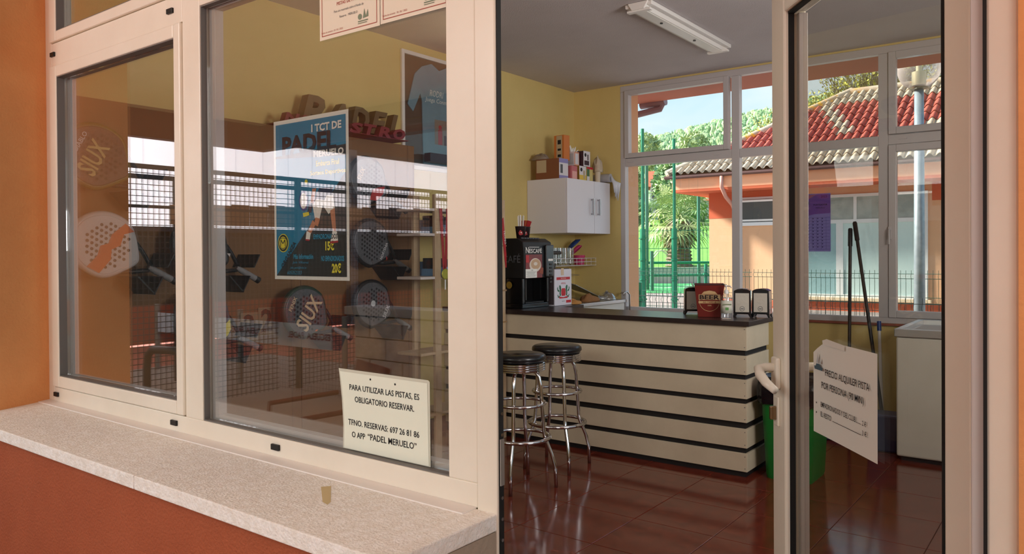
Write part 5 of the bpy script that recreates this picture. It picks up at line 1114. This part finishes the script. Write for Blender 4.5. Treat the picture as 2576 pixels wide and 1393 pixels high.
b = MB(); b.box(EX0+.12, EY+.06, 3.05, EX1-.1, EY+.10, 3.36); b.box(EX0+.12, EY+.10, 3.05, EX0+.16, BY-.1, 3.36); b.build('fascia', salmon, ob)
gut = mat('brown_gutter', (92, 62, 58), .4)
b = MB(); prof = [(-.06, .0), (-.065, -.05), (-.03, -.085), (.03, -.085), (.06, -.05), (.06, 0), (.05, 0), (.05, -.045), (-.055, -.045), (-.052, 0)]
b.prism([(EY+u-.02, EZ-.02+v) for u, v in prof], EX0-.05, EX1, axis='x'); b.build('gutter', gut, ob)
b = MB(); xd = -7.53
b.tube([(xd, EY-.03, EZ-.10), (xd, EY-.03, EZ-.38), (xd+.02, EY+.2, EZ-.62), (xd+.03, EY+.6, EZ-.80), (xd-.02, WY-.08, EZ-.95), (xd-.02, WY-.08, 0)], .05, 10); b.build('downpipe', mat('pinkish_pipe', (196, 144, 130), .45), ob, smooth=True)
# roof: slopes, then separate clay tiles on the front slope
clay = mat('clay_underlay', (150, 110, 90), .9)
b = MB(); b.add([(EX0, EY, EZ), (EX1, EY, EZ), (EX1, RYg, RZg), (EX0+s_h, RYg, RZg), (EX1, BY, EZ), (EX0, BY, EZ)], [(0,1,2,3), (3,2,4,5), (0,3,5), (0,5,4,1), (1,4,2)]); b.build('roof_slope', clay, ob)
creamT = mat('cream_clay_tile', (206, 190, 168), .8, noise=(9, (176, 156, 132), .35, .7)); redT = mat('red_clay_tile', (190, 98, 80), .75, noise=(9, (168, 80, 66), .35, .7)); 
tw_, cl_ = .196, .395; rows = 11; slope = math.atan(kk); hyp = math.hypot(s_h, s_h*kk); cl_ = hyp/rows
sec = [(-.098, .000), (-.070, -.010), (-.040, .000), (-.012, .035), (.020, .062), (.050, .062), (.078, .035), (.098, .004)]
def tile_mesh(name, m):
    b = MB(); n = len(sec); vs = []
    for v, dz in ((0, .030), (cl_*1.12, .0)):
        for u, h in sec: vs.append((u, v, h+dz))
        for u, h in sec: vs.append((u, v, h+dz-.014))
    fs = []
    for k in range(n-1): fs.append((k, k+1, 2*n+k+1, 2*n+k)); fs.append((n+k+1, n+k, 0+k, k+1)); 
    fs.append((0, 2*n, 3*n, n)); fs.append((n-1, 2*n-1, 4*n-1, 3*n-1))
    me = bpy.data.meshes.new(name); me.from_pydata(vs + [], [], fs); me.materials.append(m); me.polygons.foreach_set('use_smooth', [True]*len(fs)); return me
tms = {'c': tile_mesh('roof_tile', creamT), 'r': tile_mesh('roof_tile', redT)}
rt = random.Random(4); inv = WM(ob).inverted(); cnt = 0; RMx = Matrix.Rotation(slope, 4, 'X'); rest = MB(); rest_m = []
def t_col(r, c):
    if r <= 2 or r >= 9: return 'c'
    if 4 <= r <= 8 and c - (8-r) in (16, 17): return 'c'
    if r <= 4 and c >= 30: return 'c'
    return 'r'
cols = int((EX1-EX0)/tw_)
for r in range(rows):
    d = r*cl_; yy = EY + d*math.cos(slope); zz_ = EZ + d*math.sin(slope); xmin = EX0 + (yy-EY) + .05
    for c in range(cols):
        xx = EX0 + .1 + c*tw_
        if xx < xmin: continue
        k = t_col(r, c)
        if c <= 33 + 0*r and cnt < 300:
            o = bpy.data.objects.new('roof_tile', tms[k]); C.objects.link(o); o.parent = ob
            o.matrix_local = inv @ Matrix.Translation((xx, yy-.04, zz_)) @ RMx @ Matrix.Rotation(R(rt.uniform(-.8, .8)), 4, 'Z'); cnt += 1
        else:
            rest.M = Matrix.Translation((xx, yy-.04, zz_)) @ RMx; n = len(sec); me = tms[k]; rest.add([v.co for v in me.vertices], [tuple(p.vertices) for p in me.polygons], 0 if k == 'c' else 1)
rest.M = None; o = rest.build('roof_tiles', [creamT, redT], ob, smooth=True); o['kind'] = 'stuff'
lich = mat('lichen_orange', (226, 168, 60), .9, noise=(7, (190, 166, 140), .42, .5)); 
for k in range(14):
    a_ = k/14; p0_ = Vector((EX0 + s_h*a_, EY + s_h*a_, EZ + s_h*kk*a_ + .03)); p1_ = Vector((EX0 + s_h*(a_+.085), EY + s_h*(a_+.085), EZ + s_h*kk*(a_+.085) + .05)); b = MB(); b.tube([p0_, p1_], [.115, .095], 10); b.build('ridge_tile', lich if k in (4, 5, 6, 9, 10, 11, 12) else creamT, ob, smooth='auto')
for k in range(16): x_ = EX0+s_h+k*.5; b = MB(); b.tube([(x_, RYg, RZg+.03), (x_+.54, RYg, RZg+.045)], [.11, .095], 10); b.build('ridge_tile', lich if k in (0, 3) else creamT, ob, smooth='auto')
# windows of the building
wwm = mat('building_window_white', (226, 228, 226), .4); frost = mat('frosted_teal_glass', (206, 228, 222), .35, noise=(1.2, (194, 218, 214), .3, .8)); dglass = mat('dim_glass', (140, 150, 144), .12, noise=(1.5, (168, 176, 168), .4, .6))
wn = bpy.data.objects.new('window', None); C.objects.link(wn); wn.parent = ob; wn.location = Vector((-6.03, WY, .28)) - ob.location
xa, xb, za, zb_, zm = -6.05, -3.03, .28, 2.78, 2.08
b = MB(); rails(b, xa, xb, za, zb_, .07, .07, .08, .07, WY-.05, WY+.02)
b.box(xa+.07, WY-.05, zm, xb-.07, WY+.02, zm+.09); b.box(-4.62, WY-.045, zm+.09, -4.55, WY+.02, zb_-.07); b.box(-5.02, WY-.045, za+.08, -4.86, WY+.02, zm); b.build('window_frame', wwm, wn)
MB().box(xa+.07, WY-.02, za+.08, -5.02, WY-.012, zm).build('pane', mat('teal_dark_glass', (150, 184, 186), .25), wn); MB().box(-4.86, WY-.02, za+.08, xb-.07, WY-.012, zm).build('pane', frost, wn)
MB().box(xa+.07, WY-.02, zm+.09, -4.62, WY-.012, zb_-.07).build('pane', dglass, wn); MB().box(-4.55, WY-.02, zm+.09, xb-.07, WY-.012, zb_-.07).build('pane', dglass, wn)
MB().box(xa-.08, WY-.10, za-.07, xb+.08, WY-.001, za).build('window_sill', mat('cream_sill', (226, 204, 170), .6), wn)
wn2 = bpy.data.objects.new('window', None); C.objects.link(wn2); wn2.parent = ob; wn2.location = Vector((-7.0, WY, 1.95)) - ob.location
b = MB(); rails(b, -7.62, -6.30, 2.08, 2.82, .06, .06, .09, .06, WY-.05, WY+.02); b.build('window_frame', wwm, wn2)
MB().box(-7.56, WY-.012, 2.17, -6.36, WY-.006, 2.76).build('pane', mat('window_dark', (70, 74, 74), .15), wn2)
b = MB(); b.M = Matrix.Translation((0, WY-.03, 2.20)) @ Matrix.Rotation(R(14), 4, 'X'); rails(b, -7.52, -6.38, 0, .56, .05, .05, .05, .05, -.03, .0); b.build('tilted_sash', wwm, wn2)
b = MB(); b.M = Matrix.Translation((0, WY-.03, 2.20)) @ Matrix.Rotation(R(14), 4, 'X'); b.box(-7.47, -.018, .05, -6.43, -.012, .51); b.build('pane', MATS['window_dark'], wn2)
# lamp post with globe
lp = empty('street_lamp', (-1.452, 7.5, -.05), 'pale metal lamp post with clear globe between the two window panes', 'lamp post')
b = MB(); b.tube([(-1.452, 7.5, -.05), (-1.452, 7.5, 1.5), (-1.452, 7.5, 3.09)], [.058, .052, .045], 18); b.build('pole', mat('galvanised', (176, 190, 200), .4, .5, noise=(14, (150, 166, 178), .35, .7)), lp, smooth=True)
b = MB(); b.lathe([(.03, 3.07), (.085, 3.085), (.09, 3.10), (.05, 3.115), (.001, 3.115)], (-1.452, 7.5, 0), 24); b.build('collar', mat('collar_metal', (150, 140, 120), .3, .8), lp, smooth='auto')
b = MB(); b.lathe([(.001, 3.115), (.068, 3.118), (.068, 3.26), (.03, 3.265), (.028, 3.33), (.001, 3.335)], (-1.452, 7.5, 0), 24); b.build('lamp_cup', mat('cup_metal', (226, 214, 176), .3, .4), lp, smooth='auto')
b = MB(); b.sphere((-1.452, 7.5, 3.285), .205, 28, 16); b.build('globe', hazy_mat('globe_plastic', (206, 194, 192), .22), lp, smooth=True)
# bare tree behind the roof
bt = empty('bare_tree', (-4.9, 25.5, -.05), 'yellow-green budding tree rising behind the tiled roof', 'tree')
rb = random.Random(8); b = MB(); tips = []
def branch(p, d, L_, r, depth):
    q = p + d*L_; b.tube([p, p+d*L_*.5+Vector((rb.uniform(-.05, .05), 0, 0))*L_, q], [r, r*.8, r*.62], 5 if depth > 2 else 3, caps=False)
    if depth == 0 or r < .007: tips.append(q); return
    for k in range(3 if depth > 1 else 3):
        nd = (d + Vector((rb.uniform(-.5, .5), rb.uniform(-.4, .4), rb.uniform(.02, .5)))).normalized(); branch(q, nd, L_*rb.uniform(.68, .86), r*.62, depth-1)
    tips.append(q)
for (x_, y_, s0) in ((-6.6, 27.0, 1.0), (-8.1, 27.6, .86), (-5.2, 26.6, .98)):
    branch(Vector((x_, y_, -.05)), Vector((rb.uniform(-.08, .08), 0, 1)).normalized(), 2.05*s0, .10, 6)
b.build('branches', mat('bark_grey', (132, 120, 98), .9), bt)
lf = MB()
for q in tips:
    for k in range(3):
        p = q + Vector((rb.uniform(-.2, .2), rb.uniform(-.2, .2), rb.uniform(-.2, .2))); a_ = Vector((rb.uniform(-1, 1), rb.uniform(-1, 1), rb.uniform(-1, 1)))*.05; c_ = Vector((rb.uniform(-1, 1), rb.uniform(-1, 1), rb.uniform(-1, 1)))*.04; lf.add([p-a_, p+c_, p+a_, p-c_], [(0,1,2,3)])
lf.build('buds', mat('bud_yellow', (176, 176, 80), .8), bt)['kind'] = 'stuff'
# our own eave gutter end above the pier
b = MB(); b.tube([(-3.95, 6.14, 3.02), (-3.74, 6.14, 3.02), (-3.66, 6.14, 3.03)], .05, 10); b.tube([(-3.70, 6.14, 3.0), (-3.72, 6.14, 2.95), (-3.95, 6.05, 2.90)], .035, 8)
tag(b.build('eave_gutter', mat('gutter_violet', (140, 110, 116), .4), smooth='auto'), 'curved end of the roof gutter outside the top left pane', 'gutter')

# ================================================================ OUTSIDE IN FRONT (seen in the shop window's reflection)
terr_f = mat('terrace_tile', (182, 160, 142), .7, noise=(2, (166, 142, 126), .3, .8)); court = mat('court_red', (214, 110, 80), .8, noise=(.8, (204, 100, 70), .3, .8))
struct(MB().box(-9.6, -5.2, -.12, 6, -.02, -.02).build('floor_terrace', terr_f)); struct(MB().box(-30, -40, -.14, 20, -5.2, -.04).build('floor_court', court))
struct(MB().box(-30, -5.2, -.14, -9.6, 5, -.04).build('floor_court_side', court))
pc = mat('porch_ceiling', (226, 206, 160), .8, noise=(2, (216, 194, 146), .3, .8)); pb_ = mat('porch_beam', (126, 76, 52), .7)
MB().box(-9.3, -5.0, 3.2, 6, -.0, 3.3); cb = MB().box(-9.3, -5.0, 3.2, 6, -.02, 3.3).build('ceiling_porch', pc); struct(cb)
bm = MB(); bm.box(-9.4, -5.1, 2.86, -9.25, -.02, 3.35); bm.box(-9.25, -5.1, 2.86, 6, -4.95, 3.35); struct(bm.build('porch_beam', pb_))
for k in range(7):
    x_ = -7.6 + k*1.5; b = MB(); d = Vector((-.927, -.375, 0)); n_ = Vector((.375, -.927, 0))*.05; a_ = Vector((x_+1.6, -.1, 3.08)); c_ = a_ + d*4.4
    b.add([a_-n_, a_+n_, c_+n_, c_-n_] + [v+Vector((0, 0, .12)) for v in (a_-n_, a_+n_, c_+n_, c_-n_)], [(3,2,1,0), (4,5,6,7), (0,1,5,4), (1,2,6,5), (2,3,7,6), (3,0,4,7)]); b.build('rafter', mat('cream_rafter', (206, 180, 132), .7), cb)
# hall side wall: translucent sheets between dark posts
hw = empty('hall_wall', (-12, -8, 0), 'long side wall of the covered court with white translucent sheets', 'hall')
tsheet = transl_mat('translucent_sheet', (246, 248, 252), .72); dsteel = mat('dark_steel', (52, 54, 58), .5)
for k in range(34):
    y_ = -.3 - k*.55; b = MB(); b.box(-12.02, y_-.545, 1.86, -12.0, y_, 3.42); b.build('sheet', tsheet, hw)
b = MB()
for z in (1.80, 2.62, 3.42): b.box(-12.0, -19, z, -11.93, 0, z+.07)
b.build('rail', dsteel, hw)
for k in range(6): b = MB(); b.box(-12.0, -2.4-3.3*k, 0, -11.85, -2.22-3.3*k, 3.5); b.build('post', mat('grey_post', (120, 122, 124), .5), hw)
MB().box(-12.1, -19, 3.49, -11.95, .5, 4.35).build('upper_board', mat('brown_board', (84, 52, 40), .7), hw)
for k in range(10):
    if k in (4, 7): continue
    b = MB(); b.box(-12.06, -1.6-1.62*k, 4.36, -12.03, -.1-1.62*k, 4.62); b.build('sheet', tsheet, hw)
MB().box(-12.1, -19, 4.63, -11.95, .5, 5.2).build('upper_board', MATS['brown_board'], hw)
MB().box(-12.1, -19, .62, -12.0, .5, 1.80).build('lower_board', mat('dark_green_board', (48, 50, 42), .8), hw); MB().box(-12.1, -19, 0, -12.0, .5, .62).build('base_board', mat('terracotta_board', (164, 78, 56), .8), hw)
# mesh fence of the court
mf = empty('court_fence', (-6.8, -6.5, -.03), 'dark wire mesh fence of the padel court reflected in the window', 'fence')
wirem = mat('dark_wire', (52, 52, 52), .5)
b = MB()
for k in range(211):
    y_ = -1.6-.052*k
    if abs(y_+3.5) > .05: b.box(-6.802, y_-.003, 0, -6.796, y_+.003, 2.2)
for k in range(43):
    z = .02+.052*k
    if z > .84: b.box(-6.803, -12.5, z-.003, -6.797, -1.6, z+.003)
    else: b.box(-6.803, -12.5, z-.003, -6.797, -3.56, z+.003); b.box(-6.803, -3.44, z-.003, -6.797, -1.6, z+.003)
b.build('mesh_panel', wirem, mf)['kind'] = 'stuff'
b = MB(); b.box(-6.82, -12.5, 2.19, -6.78, -1.6, 2.23); b.box(-6.82, -12.5, 1.84, -6.79, -1.6, 1.865); b.build('top_rail', wirem, mf)
for y_ in (-1.6, -3.7, -5.8, -7.9, -10.0, -12.4): MB().box(-6.83, y_-.025, -.03, -6.77, y_+.025, 2.22).build('post', wirem, mf)
ss = empty('wind_screen', (-8.3, -6.5, 0), 'beige slatted wind screen behind the court fence', 'screen')
rz_ = random.Random(2); cols_ = [mat('beige_slat', (182, 152, 124), .7), mat('tan_slat', (160, 128, 102), .7), mat('grey_slat', (140, 128, 118), .7)]
for k in range(36): y_ = -3.1-.26*k; MB().box(-8.32, y_-.245, 1.76, -8.30, y_, 1.98+.0075*k+.015*(k % 2)).build('slat', cols_[rz_.randrange(3)], ss)
for y_ in (-3.2, -6.2, -9.2, -12.2): MB().box(-8.36, y_-.04, -.03, -8.321, y_+.04, 2.3).build('post', wirem, ss)
# low fence with banner
lf_ = empty('banner_fence', (-7.6, -3.5, -.03), 'low wire fence with pale sponsor banner reflected in the window', 'fence')
b = MB()
for k in range(76): x_ = -9.4+.047*k; b.tube([(x_, -3.5, 0), (x_+.02, -3.5, .68)], .0018, 3, caps=False)
for k in range(15): z = .02+.047*k; b.tube([(-9.4, -3.5, z), (-5.85, -3.5, z)], .0018, 3, caps=False)
b.build('mesh_panel', wirem, lf_)['kind'] = 'stuff'
for x_ in (-9.4, -7.6, -5.85): b = MB(); b.tube([(x_, -3.52, -.03), (x_, -3.52, .80)], .03, 10); b.build('post', mat('post_grey', (120, 124, 130), .4, .4), lf_, smooth='auto')
MB().box(-9.3, -3.488, .46, -6.0, -3.48, .70).build('banner', mat('banner_white', (206, 208, 222), .6), lf_)
Fb = frame((0, -3.4795, 0), math.pi); 
for u_ in (6.35, 7.4, 8.5): text(lf_, 'lettering', 'ESCUELA  PADEL', Fb, u_, .58, .09, mat('banner_ink', (150, 70, 70), .6), w=.001, bold=.02)
b = MB(); b.tube([(-6.72, -2.0, -.02), (-6.72, -2.0, .40), (-6.70, -2.0, .52), (-6.62, -2.0, .58), (-6.2, -2.0, .60), (-6.08, -2.0, .54), (-6.05, -2.0, .42), (-6.05, -2.0, -.02)], .035, 12)
tag(b.build('bike_hoop', mat('dark_pipe', (56, 48, 42), .4, .3), smooth=True), 'bent dark tube hoop standing on the terrace, reflected in the left window', 'hoop')
# block wall
bw = empty('block_wall', (-2.5, -3.7, -.02), 'low rough block wall with grey coping reflected in the shop window', 'wall')
MB().box(-5.8, -3.78, -.02, 2.5, -3.62, .82).build('core', mat('mortar', (96, 92, 92), .9), bw)
blk = [mat('block_grey', (206, 198, 196), .9, noise=(12, (176, 170, 168), .35, .65), bump=.9, bscale=22), mat('block_warm', (212, 200, 190), .9, noise=(12, (182, 172, 162), .35, .65), bump=.9, bscale=22)]
for r in range(4):
    x_ = -5.8 + (.22 if r % 2 else 0); 
    if r % 2: MB().box(-5.8, -3.62, -.01+r*.205, -5.59, -3.60, .185+r*.205).build('block', blk[0], bw, bevel=.006)
    while x_ < 2.3: MB().box(x_+.006, -3.62, -.01+r*.205, x_+.434, -3.60+.008*((int(x_*7)+r) % 2), .185+r*.205).build('block', blk[(int(x_*5)+r) % 2], bw, bevel=.006); x_ += .44
for k in range(6): MB().box(-5.88+k*1.4, -3.84, .82, -4.484+k*1.4, -3.54, .90).build('coping', mat('grey_coping', (176, 174, 176), .7), bw, bevel=.006)
# red terrace chairs
redp = mat('red_chair_plastic', (112, 34, 28), .5)
def chair(x, y, rz, lab):
    t = empty('terrace_chair', (x, y, -.02), lab, 'chair', 'red terrace chairs'); M0 = Matrix.Translation((x, y, -.02)) @ Matrix.Rotation(rz, 4, 'Z')
    b = MB(); b.M = M0; b.box(-.23, -.22, .42, .23, .22, .45); b.build('seat', redp, t, bevel=.01)
    b = MB(); b.M = M0 @ Matrix.Translation((0, .22, .45)) @ Matrix.Rotation(R(-12), 4, 'X'); b.box(-.22, -.012, .02, .22, .012, .40); b.build('backrest', redp, t, bevel=.01)
    for sx_ in (-1, 1):
        for sy in (-1, 1): b = MB(); b.M = M0; b.tube([(sx_*.20, sy*.19, .42), (sx_*.235, sy*.225, 0)], .016, 8); b.build('leg', redp, t)
        b = MB(); b.M = M0; b.tube([(sx_*.23, -.2, .43), (sx_*.25, -.18, .64), (sx_*.25, .2, .66)], .014, 8); b.build('armrest', redp, t)
chair(-3.2, -1.08, R(200), 'red plastic terrace chair reflected low in the shop window, left one'); chair(-2.9, -2.55, R(160), 'red plastic terrace chair reflected beside the reservation notice')
